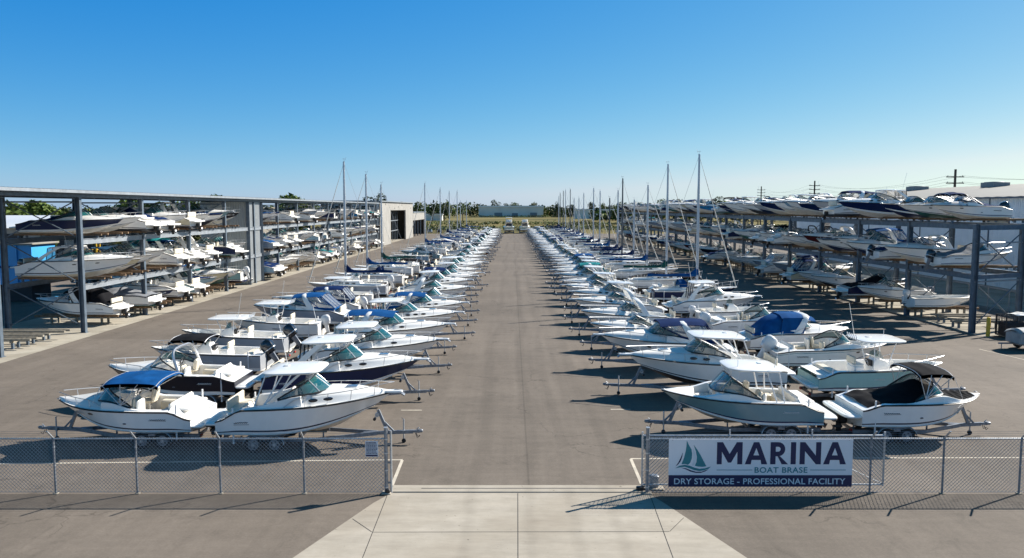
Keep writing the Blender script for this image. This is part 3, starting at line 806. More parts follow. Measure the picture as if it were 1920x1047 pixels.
# ---- bowrider / dual console
def bowrider(name='bowrider', look='white bowrider', L=6.2, B=2.4, H=1.02, Hb=1.28, side='gel', stripe='stripe', accent=None, bottom='bottom', top=None, canvas='canvas', cov=None, cov_bow=False, motor=None,
             p=2.9, rake=.75, hw=.56, drop=.22, bow_open=True, rail=True, glass='glass', ht_z=1.25, ht_l=2.2, seed=1, platform=True, bim=(.42, .72), upper='gel_upper', mark=True, sidep=((.70, .72, .13, .045),), bim_z=.92, boot=True, cat='bowrider', hull_vent=True, coam_h=.24, wua=.40, wuf=.675, tower='canvas_black', plat=.62):
    r = Recipe(name, cat, look); g = Geo(L, B, H, Hb, rake=rake, p=p, drop=drop, tw=.94); r.geo = g; B = g.B*.97
    hm = g.hull(side, stripe, bottom, accent, boot=boot)
    if mark: hm.merge(script_mark(g, .22, .62, .6, .05, seed=seed, mat='stripe' if side == 'gel' else 'gel_upper'))
    r.part('hull', hm, keep='hull')
    H = g.H; Hb = g.Hb; zf = H*.50; cw = coam_h
    def coam(u, v): return g.zs(u)+.03+cw*ss(.34, .56, u)*(1-ss(.60, .80, u))
    def fz(u, v):
        av = abs(v); z = g.zs(u)+.02
        if u < .15: return z+(0 if cov else .10)*ss(.02, .12, u) if av < .86 else z
        if u < .53: return zf if av < .76 else (coam(u, v) if av < .92 else z)
        if u < .60:
            if av < .20: return zf
            return coam(u, v) if av < .92 else z
        if bow_open and u < .89:
            w = .76-.30*ss(.74, .89, u)
            if av < w: return (zf+.06) if (av < .26 and u < .74) else g.zs(u)-lerp(.28, .07, ss(.70, .88, u))
            return coam(u, v) if av < .93 else z
        if not bow_open: return z+(.10+cw*(1-ss(.60, .98, u)))*(1-min(1, av/.9)**4)
        return z+.03*(1-av*av)
    us = lines([0, .02, .06, .1, .2, .26, .32, .38, .44, .50, .56, .64, .68, .72, .76, .8, .85, .88, .9, .93, .95, .97, .985, 1.0], [.15, .53, .60, .74, .89] if bow_open else [.15, .53, .60])
    vs = lines([-1, -.96, -.5, 0, .5, .96, 1], [-.20, .20, -.26, .26, -.76, .76, -.92, .92, -.60, .60], .006)
    def dm(i, j):
        u = (us[i]+us[i+1])/2; v = abs(vs[j]+vs[j+1])/2
        if .15 < u < .53 and v < .76: return 'vinyl' if u < .5 else upper
        if bow_open and   .60 < u < .89 and v < .72: return 'vinyl_white' if v > .26 or u > .74 else 'vinyl'
        return upper
    r.part('deck', g.deck(fz, us, vs, dm), keep='hull')
    if bow_open and not cov_bow:
        for sg in (1, -1):
            m = MB()
            for u in (.655, .725): m.box((u*L, sg*g.bs(u)*.48, g.zs(u)-.22), (.42, g.bs(u)*.34, .10), 'vinyl_white', .04)
            m.box((.645*L, sg*g.bs(.645)*.5, g.zs(.645)+.02), (.14, g.bs(.645)*.46, .42), 'vinyl_white', .05, Matrix.Rotation(.25, 3, 'Y'))
            r.part('bow_cushion', m, keep='seats')
    if not (cov and cov_bow == 'all'):
        gl, fr, base, tp = windshield(g, coam, wua, wuf, hw, .62, glass=glass, v0=.86, aft=.10, exq=.5, frame='black_trim')
        r.part('windshield', gl, keep='windshield'); r.part('windshield_frame', fr, keep='windshield')
    if not cov:
        m = MB(); z = zf+.005
        seat(m, (.44*L, -.30*B, z), .52, .5, .55, 'vinyl'); r.part('seat', m, keep='seats'); m = MB(); seat(m, (.44*L, .30*B, z), .52, .5, .55, 'vinyl')
        m.box((.37*L, .30*B, z+.45), (.16, .55, .85), 'vinyl_white', .06)
        r.part('seat', m, keep='seats')
        m = MB(); wb = g.bs(.2)*1.5
        m.box((.19*L, 0, z+.22), (.52, wb, .42), 'vinyl', .06); m.box((.155*L, 0, z+.52), (.16, wb, .44), 'vinyl_white', .06)
        for sg in (1, -1): m.box((.29*L, sg*g.bs(.29)*.62, z+.22), (.75, .42, .42), 'vinyl', .05)
        r.part('stern_bench', m, keep='seats')
        m = MB(); m.box((.09*L, 0, g.zs(.09)+.12), (.62, g.B*.66, .10), 'vinyl_white', .04); r.part('sun_pad', m, keep='seats')
        m = MB(); wheel_(m, (.515*L, -.30*B, coam(.53, 0)-.02), .17); r.part('steering_wheel', m, keep='seats')
    else:
        if cov_bow == 'all': cover(r, g, cov, .04, .95, .38, pk=(.45,))
        else:
            cover(r, g, cov, .05, .70, .60, pk=(.68,), sharp=1.0)
            if cov_bow: cover(r, g, cov, .705, .93, .05, pk=(.1,), name='bow_cover', base=.84)
    for m in ports_on(g, sidep): r.part('hull_vent', m, keep='hull')
    if hull_vent:
        for m in ports_on(g, ((.46, .38, .07, .03),), 'hatch_glass'): r.part('hull_vent', m, keep='hull')
    if rail: bow_rail(r, g, .58, .30, .88, closed=False, n=7)
    if rail == 2: pass
    m = MB(); m.tube([(L-.12, .14, g.zs(.97)+.06), (L-.05, .14, g.zs(.97)+.10), (L+.02, .14, g.zs(.97)+.06)], .014, 'chrome', 4); m.box((L-.02, 0, Hb+.02), (.10, .08, .05), 'chrome', .015); r.part('bow_cleat', m, keep='hull')
    if platform: r.part('swim_platform', swim_platform(g, plat, max(.36, g.zs(0)-.26), .94), keep='hull')
    if top == 'bimini': bimini(r, g, bim[0], bim[1], B*.86, g.zs(.5)+bim_z, (.47, B*.455, coam(.47, 0)), canvas)
    if top == 'hardtop':
        zt = g.zs(.5)+ht_z; uc = .42
        legs = [[(tp[11].x-.1, abs(tp[11].y), tp[11].z-.1), (uc*L+ht_l*.30, B*.34, zt-.03)], [(tp[9].x, abs(tp[9].y), tp[9].z), (uc*L+ht_l*.44, B*.30, zt-.03)], [(.30*L, B*.45, coam(.30, 0)), (uc*L-ht_l*.18, B*.36, zt-.03)], [(.25*L, B*.45, coam(.25, 0)), (uc*L-ht_l*.40, B*.34, zt-.03)]]
        hardtop(r, g, uc, ht_l, B*.88, zt, legs, tilt=.02, nose=.22)
        m = MB(); k = range(4, 11); lo = [tp[i]+Vector((0, 0, .02)) for i in k]; hi = [Vector((min(q.x+.02, uc*L+ht_l*.46), q.y*.95, zt-.05)) for q in lo]
        m.grid([lo, hi], 'vinyl_clear'); r.part('clear_panel', m, keep='windshield')
    if top == 'tower':
        radar_arch(r, g, .40, B*.94, g.zs(.4)+.02, g.zs(.4)+1.15, lean=.35, w=.07, mat=tower, name='wake_tower')
    if motor: put_motor(r, -.02, 0, g.zs(0)-.30, *motor)
    else: sterndrive(r, .24)
    return r

# ---- centre console
def console_boat(name='center_console_boat', look='white centre console boat', L=6.6, B=2.45, H=1.05, Hb=1.38, side='gel', stripe='stripe', accent=None, bottom='bottom', top='ttop', canvas='canvas_black', motor=('cowl_black', 1.0, .15), drop=.0,
                 p=2.4, rake=.85, tz=1.32, ht_l=1.9, ht_w=.78, uc=.50, two=False, seed=1, rail=True, boot=True, platform=False, rocket=True, rail_h=.28):
    r = Recipe(name, 'centre console boat', look); g = Geo(L, B, H, Hb, rake=rake, p=p, drop=drop, tw=.94); r.geo = g; B = g.B*.97
    hm = g.hull(side, stripe, bottom, accent, boot=boot)
    hm.merge(script_mark(g, .45, .60, .5, .05, seed=seed, mat='stripe' if side == 'gel' else 'gel_upper'))
    r.part('hull', hm, keep='hull')
    H = g.H; Hb = g.Hb; zf = H*.46
    def fz(u, v):
        av = abs(v); z = g.zs(u)+.02
        if u < .10: return (g.zs(.12)-.10) if av < .80 else z
        if u < .70: return zf if av < .82 else z+.02
        if u < .93: return g.zs(u)-.20 if av < .78-.2*ss(.85, .93, u) else z+.02
        return z+.02*(1-av*av)
    us = lines([0, .03, .07, .2, .3, .4, .5, .6, .65, .75, .8, .85, .89, .95, .97, .985, 1], [.10, .14, .70, .93])
    vs = lines([-1, -.95, -.5, 0, .5, .95, 1], [-.78, .78, -.82, .82, -.58, .58], .006)
    r.part('deck', g.deck(fz, us, vs, lambda i, j: 'nonskid' if abs(vs[j]+vs[j+1])/2 < .8 else 'gel_upper'), keep='hull')
    m = MB(); xc = uc*L; z = zf+.005
    rings = []
    for zz, x0, x1, w in ((0, -.45, .50, .42), (.55, -.42, .50, .42), (.80, -.34, .40, .40), (1.02, -.22, .12, .36)):
        rings.append([(xc+x0, -w, z+zz), (xc+x1-.08, -w, z+zz), (xc+x1, -w*.6, z+zz), (xc+x1, w*.6, z+zz), (xc+x1-.08, w, z+zz), (xc+x0, w, z+zz)])
    m.loft(rings, 'gel_upper'); m.box((xc-.40, 0, z+.80), (.05, .62, .30), 'black_trim', .02)
    i = r.part('console', m, keep='hull')
    m = MB(); wheel_(m, (xc-.50, 0, z+.82), .18); r.part('steering_wheel', m, i, 'hull')
    m = MB(); m.grid([[(xc+.12, y, z+1.0), (xc-.06, y*.9, z+1.36)] for y in (-.38, -.2, .2, .38)], 'glass'); m.grid([[(xc+.12, s_*.38, z+1.0), (xc-.06, s_*.34, z+1.36)] for s_ in (1,)]+[[(xc-.25, .38, z+1.0), (xc-.25, .34, z+1.25)]], 'glass'); r.part('windshield', m, i, 'windshield')
    m = MB(); m.box((xc-1.05, 0, z+.38), (.45, .95, .62), 'gel_upper', .05); m.box((xc-1.05, 0, z+.74), (.45, .95, .12), 'vinyl_white', .05); m.box((xc-1.26, 0, z+.95), (.10, .95, .34), 'vinyl', .04); r.part('leaning_post', m, keep='seats')
    m = MB(); m.box((xc+.78, 0, z+.24), (.5, .75, .46), 'vinyl_white', .06); r.part('console_seat', m, keep='seats')
    m = MB(); wb = g.bs(.13)*1.5; m.box((.145*L, 0, z+.24), (.40, wb, .46), 'gel_upper', .05); m.box((.145*L, 0, z+.50), (.38, wb*.95, .08), 'vinyl', .03); r.part('stern_bench', m, keep='seats')
    zt = g.zs(.5)+tz-.25
    if top == 'ttop':
        legs = [[(xc+.42, .46, z), (xc+.30, .50, z+.9), (xc+.45, B*.30, zt-.04)], [(xc-.42, .46, z), (xc-.40, .52, z+.9), (xc-.55, B*.30, zt-.04)], [(xc+.32, .50, z+.9), (xc-.40, .52, z+1.1)]]
        hardtop(r, g, uc-.02, ht_l, B*ht_w, zt, legs, th=.08, ex=6, nose=.06, camber=.03)
        if rocket:
            for k in range(5):
                m = MB(); m.tube([(xc-.02*L-ht_l*.5-.02, (k-2)*.24, zt-.05), (xc-.02*L-ht_l*.5-.12, (k-2)*.24, zt+.24)], .022, 'white_pipe', 5)
                r.part('rod_holder', m, keep='canopy')
    elif top == 'bimini':
        bimini(r, g, uc-.06, uc+.26, B*.84, g.zs(.5)+.80, (uc+.03, B*.455, g.zs(uc)+.03), canvas)
    if rail: bow_rail(r, g, .60, rail_h, .9, closed=True, n=7)
    if platform: r.part('swim_platform', swim_platform(g, .45, max(.36, g.zs(0)-.4), .94), keep='hull')
    if two:
        for y in (-.36, .36): put_motor(r, -.03, y, g.zs(0)-.32, *motor)
    elif motor: put_motor(r, -.03, 0, g.zs(0)-.32, *motor)
    return r

# ---- a hull wholly under its cover
def covered(name='covered_boat', look='boat under a grey cover', L=6.3, B=2.35, H=1.0, Hb=1.3, side='gel', mat='canvas_navy', motor=None, peak=.42, pk=(.45,), p=2.6, seed=1, stripe='stripe', accent=None):
    r = Recipe(name, 'covered boat', look); g = Geo(L, B, H, Hb, rake=.8, p=p, drop=.1); r.geo = g
    r.part('hull', g.hull(side, stripe, 'bottom', accent), keep='hull')
    cover(r, g, mat, .02, .97, peak, pk=pk, base=1.0)
    r.part('swim_platform', swim_platform(g, .5, .5), keep='hull')
    if motor: put_motor(r, -.02, 0, g.zs(0)-.30, *motor)
    else: sterndrive(r, .24)
    return r

def skiff(name='skiff', look='open white skiff', L=5.2, B=2.0, H=.85, Hb=1.05, side='gel', motor=('cowl_grey', .8, .3), p=2.4, seed=1, stripe='stripe'):
    r = Recipe(name, 'skiff', look); g = Geo(L, B, H, Hb, rake=.6, p=p); r.geo = g
    r.part('hull', g.hull(side, stripe, 'bottom', None), keep='hull')
    H = g.H; Hb = g.Hb; zf = H*.4
    def fz(u, v):
        av = abs(v); z = g.zs(u)+.02
        if .05 < u < .90 and av < .88-.25*ss(.8, .9, u): return zf if u < .68 else g.zs(u)-.22
        return z
    us = lines([0, .02, .2, .35, .5, .6, .75, .8, .85, .94, .97, 1], [.05, .68, .90]); vs = lines([-1, -.5, 0, .5, 1], [-.88, .88, -.63, .63], .006)
    r.part('deck', g.deck(fz, us, vs, 'nonskid'), keep='hull')
    m = MB()
    for u in (.22, .48): m.box((u*L, 0, zf+.32), (.38, g.bs(u)*1.72, .10), 'vinyl_white', .03); m.box((u*L, 0, zf+.14), (.30, g.bs(u)*1.2, .28), 'gel_upper', .02)
    r.part('bench_seat', m, keep='hull')
    if motor: put_motor(r, -.02, 0, g.zs(0)-.03, *motor)
    return r

# ---- sailing yacht
def sailer(look='white sailboat', L=7.4, B=2.35, H=1.25, Hb=1.5, side='gel', mast_h=11.4, cov='canvas_navy', mast='mast', stripe='stripe', um=.52, dodger=None, seed=1, big=1.0, accent='stripe'):
    r = Recipe('sailboat', 'sailboat', look); g = Geo(L, B, H, Hb, rake=1.15, p=1.9, tw=.62, um=.45, ch=.55, flare=.6); r.geo = g
    H = g.H; Hb = g.Hb
    r.part('hull', g.hull(side, stripe, 'antifoul' if side != 'gel' else 'bottom', accent, rail='galv_bright'), keep='hull')
    def fz(u, v):
        av = abs(v); z = g.zs(u)+.02+.05*(1-av*av)
        if .06 < u < .30 and av < .52: return z-.42
        if .06 < u < .33 and av < .66: return z+.12
        if .33 <= u < .74 and av < .66: return z+.32*(1-ss(.60, .74, u)*.6)*(1 if av < .60 else .9)
        return z
    us = lines([0, .02, .1, .15, .2, .25, .36, .42, .48, .54, .6, .64, .68, .72, .78, .82, .86, .9, .94, .97, 1], [.06, .30, .33, .74]); vs = lines([-1, -.8, -.3, 0, .3, .8, 1], [-.52, .52, -.66, .66], .01)
    r.part('deck', g.deck(fz, us, vs, lambda i, j: 'nonskid' if abs(vs[j]+vs[j+1])/2 < .6 else 'gel_upper'), keep='hull')
    m = MB()
    for sg in (1, -1):
        for u in (.40, .48, .56): m.box((u*L, sg*g.bs(u)*.672, g.zs(u)+.20), (.36, .035, .12), 'port_glass', .015)
    r.part('cabin_window', m, keep='hull')
    xm = um*L; zd = g.zs(um)+.34; zt = zd+mast_h
    m = MB(); m.tube([(xm, 0, zd-.1), (xm, 0, zd+mast_h*.6), (xm, 0, zt)], [.125*big, .12*big, .09*big], mast, 8, sy=.8)
    for k in (.50,):
        m.tube([(xm-.05, -.75, zd+mast_h*k-.05), (xm, 0, zd+mast_h*k), (xm-.05, .75, zd+mast_h*k-.05)], .028, mast, 5)
    m.box((xm-.02, 0, zt+.03), (.16, .08, .06), mast, .01); m.tube([(xm, 0, zt), (xm, 0, zt+.35)], .010, mast, 4); m.tube([(xm-.22, 0, zt+.28), (xm+.12, 0, zt+.30)], .012, mast, 4); m.tube([(xm-.05, .02, zt), (xm-.25, .02, zt+.5)], .008, mast, 4)
    i = r.part('mast', m, keep='mast')
    zb = zd+.85; bl = L*.60
    m = MB(); m.tube([(xm-.08, 0, zb), (xm-bl, 0, zb-.05)], .06, mast, 7); r.part('boom', m, keep='sail_cover')
    m = MB(); rings = []
    for k in range(15):
        t = k/14; x = xm+.10-t*(bl-.0); hh = .26+.10*math.sin(t*9+seed)*.3+.85*max(0, 1-t/.20)**1.6; w = .15-.05*t
        rings.append([(x+.02*math.cos(a)*0, w*math.cos(a)*(1 if math.sin(a) < .2 else .55), zb-.08+(hh*.5)*(1+math.sin(a))) for a in [2*math.pi*j/10 for j in range(10)]])
    m.loft(rings, cov); r.part('sail_cover', m, keep='sail_cover')
    m = MB()
    bowp = (L-.10, 0, Hb+.05); st = (.05, 0, g.zs(0)+.1)
    m.tube([st, (xm, 0, zt)], .010, 'wire_steel', 4)
    for sg in (1, -1):
        m.tube([(xm-.15, sg*g.bs(um)*.95, g.zs(um)), (xm-.05, sg*.75, zd+mast_h*.5-.05), (xm, 0, zt-.2)], .009, 'wire_steel', 4)
        m.tube([(xm-.35, sg*g.bs(um)*.95, g.zs(um)), (xm, 0, zd+mast_h*.5)], .009, 'wire_steel', 4)
    r.part('rigging', m, keep='mast')
    m = MB(); p0, p1 = Vector(bowp), Vector((xm+.06, 0, zt-.3)); m.tube([p0, p0.lerp(p1, .04), p0.lerp(p1, .35), p0.lerp(p1, .8), p1], [.02, .055, .045, .03, .012], 'jib', 6); r.part('furled_jib', m, keep='mast')
    m = MB()
    for sg in (1, -1):
        pts = [(u*L, sg*g.bs(u)*.95, g.zs(u)+.56) for u in (.02, .2, .4, .6, .8, .93)]
        m.tube(pts, .009, 'wire_steel', 4); m.tube([(x, y, z-.26) for x, y, z in pts], .008, 'wire_steel', 4)
        for x, y, z in pts: m.tube([(x, y, z-.55), (x, y, z)], .014, 'chrome', 4)
    m.tube([(.02*L, g.bs(.02)*.95, g.zs(0)+.56), (-.05, 0, g.zs(0)+.58), (.02*L, -g.bs(.02)*.95, g.zs(0)+.56)], .016, 'chrome', 5)
    m.tube([(.93*L, g.bs(.93)*.95, Hb+.5), (L+.12, 0, Hb+.62), (.93*L, -g.bs(.93)*.95, Hb+.5)], .016, 'chrome', 5); m.tube([(L-.05, 0, Hb), (L+.12, 0, Hb+.62)], .014, 'chrome', 4)
    r.part('guard_rail', m, keep='hull')
    if dodger:
        m = MB(); m.shell(lambda a, b: (lerp(.29*L, .42*L, a), (2*b-1)*g.bs(.33)*.72, g.zs(.33)+.30+.62*(1-abs(2*b-1)**3)*(1-ss(.5, 1, a)*.75)), 8, 12, .02, dodger); r.part('spray_hood', m, keep='sail_cover')
    m = MB(); m.box((-.02, 0, .55), (.08, .36, .9), 'gel_upper', .02); m.tube([(.0, 0, 1.2), (.7, 0, g.zs(.1)+.28)], .025, 'wood', 5); r.part('rudder', m, keep='hull')
    return r

# ---- trailer (boat coordinates: x 0 at the boat's transom)
def trailer(L, wid=1.2, axles=2, mat='galv', hitch=.55, post=True, guides=True, seed=1, look='galvanised trailer', post_h=.95, keel=KEEL):
    r = Recipe('boat_trailer', 'boat trailer', look)
    zr = .36; xw = .27*L; xe = L+hitch; r.keel = keel
    m = MB()
    for sg in (1, -1):
        m.beam((-.10, sg*.74, zr), (.55*L, sg*.74, zr), .07, .14, mat); m.beam((.55*L-.02, sg*.74, zr), (.88*L, sg*.05, zr+.05), .07, .14, mat)
    for x in (.02, .22*L, .44*L): m.beam((x, -.74, zr-.02), (x, .74, zr-.02), .07, .10, mat)
    for sg in (1, -1):
        m.box((-.12, sg*.60, zr+.02), (.04, .22, .10), 'red_paint', .01)
    for k in range(axles): m.tube([(xw+.78*(k-(axles-1)/2), -.95, .33), (xw+.78*(k-(axles-1)/2), .95, .33)], .04, mat, 6)
    r.part('frame', m, keep='frame')
    m = MB(); m.beam((.80*L, 0, zr+.03), (xe-.25, 0, zr+.10), .10, .13, mat); m.beam((xe-.28, 0, zr+.12), (xe, 0, zr+.10), .09, .09, mat); m.box((xe+.02, 0, zr+.13), (.22, .13, .12), mat, .03)
    m.tube([(xe-.12, 0, zr+.18), (xe-.02, 0, zr+.26)], .02, 'galv_bright', 4)
    for sg in (1, -1): m.tube([(xe-.15, sg*.05, zr+.05), (xe-.08, sg*.09, zr-.12), (xe+.02, sg*.05, zr-.05)], .014, 'black_trim', 4)
    r.part('tongue', m, keep='frame')
    for sg in (1, -1):
        m = MB(); m.beam((-.05, sg*.48, keel+.13), (.60*L, sg*.48, keel+.13), .10, .06, 'wood_grey')
        for x in (.03, .22*L, .44*L, .58*L): m.beam((x, sg*.48, zr), (x, sg*.48, keel+.11), .05, .05, mat, up=(1, 0, 0))
        r.part('bunk', m, keep='frame')
    if post:
        m = MB(); xb = .885*L; m.beam((xb+.38, 0, zr+.08), (xb+.02, 0, zr+post_h), .10, .11, mat, up=(0, 1, 0)); m.beam((xb+.62, 0, zr+.10), (xb+.14, 0, zr+post_h*.62), .06, .06, mat, up=(0, 1, 0))
        m.tube([(xb-.02, -.10, zr+post_h*.80), (xb-.02, .10, zr+post_h*.80)], .085, 'galv_bright', 8); m.tube([(xb-.12, -.07, zr+post_h*.62), (xb-.12, .07, zr+post_h*.62)], .06, 'black_trim', 8)
        m.tube([(xb+.0, .12, zr+post_h*.8), (xb+.05, .22, zr+post_h*.8), (xb-.12, .26, zr+post_h*.95)], .014, mat, 4)
        m.tube([(xb, 0, zr+post_h*.80), (.905*L, 0, keel+.62)], .014, 'yellow_paint' if seed % 3 == 0 else 'black_trim', 4)
        r.part('winch_post', m, keep='frame')
    m = MB(); xj = xe-.62; m.tube([(xj, .10, .16), (xj, .10, .92)], .032, 'galv_bright', 6); m.tube([(xj, .10, .92), (xj-.10, .18, .96)], .012, mat, 4); m.box((xj, .07, zr+.08), (.10, .08, .14), mat, .01)
    m.tube([(xj, .06, .08), (xj, .14, .08)], .085, 'rubber', 9); m.beam((xj, .10, .08), (xj, .10, .2), .05, .05, mat, up=(1, 0, 0))
    r.part('jack', m, keep='frame')
    for sg in (1, -1):
        m = MB(); rings = []; n = 20
        x0, x1 = xw-.78*(axles-1)/2, xw+.78*(axles-1)/2
        path = [(x0-.37*math.cos(a), .33+.37*math.sin(a)) for a in [math.pi*.0+.12+(math.pi/2-.12)*k/6 for k in range(7)]]
        if axles == 2: path += [(lerp(x0, x1, t), .70-.06*math.sin(math.pi*t)) for t in (.25, .5, .75)]
        path += [(x1+.37*math.cos(a), .33+.37*math.sin(a)) for a in [math.pi/2-(math.pi/2-.12)*k/6 for k in range(7)]]
        rows = [[(x, sg*(wid-.13), z), (x, sg*(wid+.10), z), (x, sg*(wid+.13), z-.04)] for x, z in path]
        rows2 = [[(x, y, z-.012) for x, y, z in q] for q in rows]
        m.grid(rows, mat); m.grid(rows2, mat); m.tube([(x, sg*(wid+.13), z-.04) for x, z in path], .014, 'galv_bright', 4)
        if axles == 2: m.box((xw, sg*(wid+.10), .585), (.26, .02, .17), mat, .005)
        r.part('fender', m, keep='frame')
        for k in range(axles):
            x = xw+.78*(k-(axles-1)/2); t = MB()
            t.tube([(x, sg*(wid-.10), .32), (x, sg*(wid-.085), .32), (x, sg*(wid+.07), .32), (x, sg*(wid+.085), .32)], [.27, .32, .32, .27], 'rubber', 20)
            iw = r.part('wheel', t, keep='wheel')
            q = MB(); q.tube([(x, sg*(wid+.05), .32), (x, sg*(wid+.088), .32), (x, sg*(wid+.092), .32)], [.20, .20, .17], 'zinc_wheel', 16); q.tube([(x, sg*(wid+.08), .32), (x, sg*(wid+.125), .32)], .06, 'galv_bright', 10)
            for a in range(5): q.box((x+.125*math.cos(a*1.257), sg*(wid+.094), .32+.125*math.sin(a*1.257)), (.05, .012, .05), 'black_trim', .004)
            r.part('rim', q, iw, 'wheel')
    if guides:
        for sg in (1, -1):
            m = MB(); m.tube([(.10*L, sg*(.74), zr), (.10*L, sg*1.28, zr+.02)], .025, mat, 5); m.tube([(.10*L, sg*1.28, zr), (.10*L, sg*1.30, 1.70)], .034, 'pvc', 7); r.part('guide_post', m, keep='frame')
    return r
# ------------------------------------------------------------------ setting
ORD = 'first second third fourth fifth sixth seventh eighth ninth tenth eleventh twelfth thirteenth fourteenth fifteenth sixteenth seventeenth eighteenth nineteenth'.split()
TENS = {20: 'twent', 30: 'thirt', 40: 'fort', 50: 'fift', 60: 'sixt'}
def ordw(n):
    if n <= 19: return ORD[n-1]
    t, u = n//10*10, n % 10
    return TENS[t]+('ieth' if u == 0 else 'y-'+ORD[u-1])

def sheet(name, poly, z, mat, kind='structure', sub=None):
    m = MB(); m.add([(x, y, z) for x, y in poly], [tuple(range(len(poly)))], mat)
    return struct(name, m, kind)
sheet('ground', [(-4000, -200), (4000, -200), (4000, 6000), (-4000, 6000)], -.012, 'field')
sheet('yard', [(-74, -20), (75, -20), (75, 286), (-74, 286)], 0, 'asphalt')
sheet('dirt_ground', [(-260, 30), (-74.5, 30), (-74.5, 262), (-260, 262)], -.004, 'dirt')
sheet('rack_floor', [(-39, 30), (-29.8, 30), (-29.8, 190), (-39, 190)], .004, 'concrete_old')
sheet('rack_pavement', [(33.0, 56), (40.2, 56), (40.2, 250), (33.0, 250)], .004, 'concrete_old')
sheet('pavement', [(43.6, 50), (53.9, 50), (53.9, 160), (43.6, 160)], .008, 'concrete_old')

# apron of the gateway
def P(px, py): v = at(px, py); return (v.x, v.y)
m = MB()
m.add([(*P(735, 925), .012), (*P(1213, 925), .012), (*P(1245, 944), .012), (*P(1420, 1060), .012), (*P(1520, 1130), .012), (*P(420, 1130), .012), (*P(530, 1060), .012), (*P(700, 944), .012)], [tuple(range(8))], 'concrete')
apron = struct('concrete_apron', m)
m = MB()
a, b = P(735, 925), P(1213, 925); c = P(735, 912)
m.box(((a[0]+b[0])/2, (a[1]+c[1])/2, .02), (b[0]-a[0]+.1, c[1]-a[1]-.02, .05), 'concrete', .012)
struct('gate_sill', m)
m = MB()   # slot of the gate track in the sill
a2 = P(790, 918.5); m.box(((a2[0]+b[0])/2, a2[1], .044), (b[0]-a2[0], .05, .01), 'dark_inside')
struct('gate_track', m)
m = MB()   # sawn joints
def joint(p, q, w=.018):
    p, q = Vector((*P(*p), .0165)), Vector((*P(*q), .0165)); d = (q-p).normalized(); n = Vector((-d.y, d.x, 0))*w/2
    m.add([p-n, q-n, q+n, p+n], [(0, 1, 2, 3)], 'asphalt_dark')
joint((971, 926), (971.5, 1130)); joint((698, 999), (1255, 998)); joint((726, 930), (680, 1047)); joint((680, 1047.5), (650, 1120))
joint((661, 974), (697, 998.5)); joint((1219, 930), (1262, 1047)); joint((1262, 1047.5), (1290, 1120)); joint((1282, 972), (1256, 997.5))
struct('pavement_joint', m)
m = MB()
def stripe(p, q, w=.11):
    p, q = Vector((*P(*p), .004)), Vector((*P(*q), .004)); d = (q-p).normalized(); n = Vector((-d.y, d.x, 0))*w/2
    m.add([p-n, q-n, q+n, p+n], [(0, 1, 2, 3)], 'paint_line')
stripe((-120, 871), (755, 862.5)); stripe((754, 863.5), (735, 911)); stripe((1182, 860.5), (2060, 858)); stripe((1183, 861.5), (1203, 908))
stripe((752, 769.5), (791, 769.5)); stripe((1145, 768), (1182, 768)); stripe((1836, 655), (1960, 684), .09)
struct('road_marking', m)

# ------------------------------------------------------------------ chain link fences
YF = at(960, 926).y
def link_wire(m, x0, x1, y, z0, z1, sp=.12, r=.0066, mat='galv_bright', axis='x'):
    h = z1-z0; k = int((x1-x0+h)/sp)+1
    for sgn in (1, -1):
        for i in range(k):
            s0 = x0-h+i*sp if sgn > 0 else x0+i*sp
            # line x = s0 + sgn*(z-z0)
            za, zb = z0, z1
            xa, xb = s0, s0+sgn*h
            def clip(xa, za, xb, zb):
                if xa > xb: xa, za, xb, zb = xb, zb, xa, za
                if xb <= x0 or xa >= x1: return None
                if xa < x0: za += (zb-za)*(x0-xa)/(xb-xa); xa = x0
                if xb > x1: zb = za+(zb-za)*(x1-xa)/(xb-xa); xb = x1
                return xa, za, xb, zb
            c = clip(xa, za, xb, zb)
            if not c: continue
            xa, za, xb, zb = c
            o = .004*sgn
            A, B = ((xa, y+o, za), (xb, y+o, zb)) if axis == 'x' else ((y+o, xa, za), (y+o, xb, zb))
            d = Vector(B)-Vector(A)
            if d.length < .02: continue
            m.tube([A, B], r, mat, 3)
FH = 1.78
def fence(label, x_list, ends, y, group=None):
    r = link('chain_link_fence', None, None, (0, 0, 0)); tag(r, label, 'fence', group)
    x0, x1 = ends
    m = MB(); m.tube([(x0, y, FH), (x1, y, FH)], .026, 'galv_bright', 8); link('top_rail', m.mesh('top_rail'), r)
    m = MB(); m.tube([(x0, y, .06), (x1, y, .06)], .007, 'galv_bright', 4); link('tension_wire', m.mesh('tension_wire'), r)
    m = MB(); link_wire(m, x0, x1, y-.032, .04, FH+.05, mat='fence_wire')
    n = int((x1-x0)/.12)
    link('wire_mesh', m.mesh('wire_mesh'), r)
    for x in x_list:
        m = MB(); m.tube([(x, y, -.02), (x, y, FH+.03)], .033, 'galv', 8); m.box((x, y, .01), (.15, .14, .03), 'concrete_old', .01)
        m.tube([(x, y, .9), (x, y, .93)], .042, 'galv_bright', 8); m.tube([(x, y, 1.5), (x, y, 1.53)], .042, 'galv_bright', 8)
        p = link('post', m.mesh('post'), r)
        m = MB(); m.beam((x, y, FH+.02), (x, y-.33, FH+.33), .05, .03, 'galv_bright'); link('barb_arm', m.mesh('barb_arm'), p)
    m = MB()
    for k in (.35, .67, .98): m.tube([(x0, y-.33*k, FH+.02+.31*k), (x1, y-.33*k, FH+.02+.31*k)], .003, 'galv', 3)
    link('barbed_wire', m.mesh('barbed_wire'), r)
    return r
xs = [at(px, 926).x for px in (-51, 105, 258, 414, 571)]
xg = at(726, 926).x
fl = fence('galvanised chain link fence on the left of the gateway, hung with a small notice', [xs[0]-2.6]+xs, (xs[0]-2.6, xg), YF)
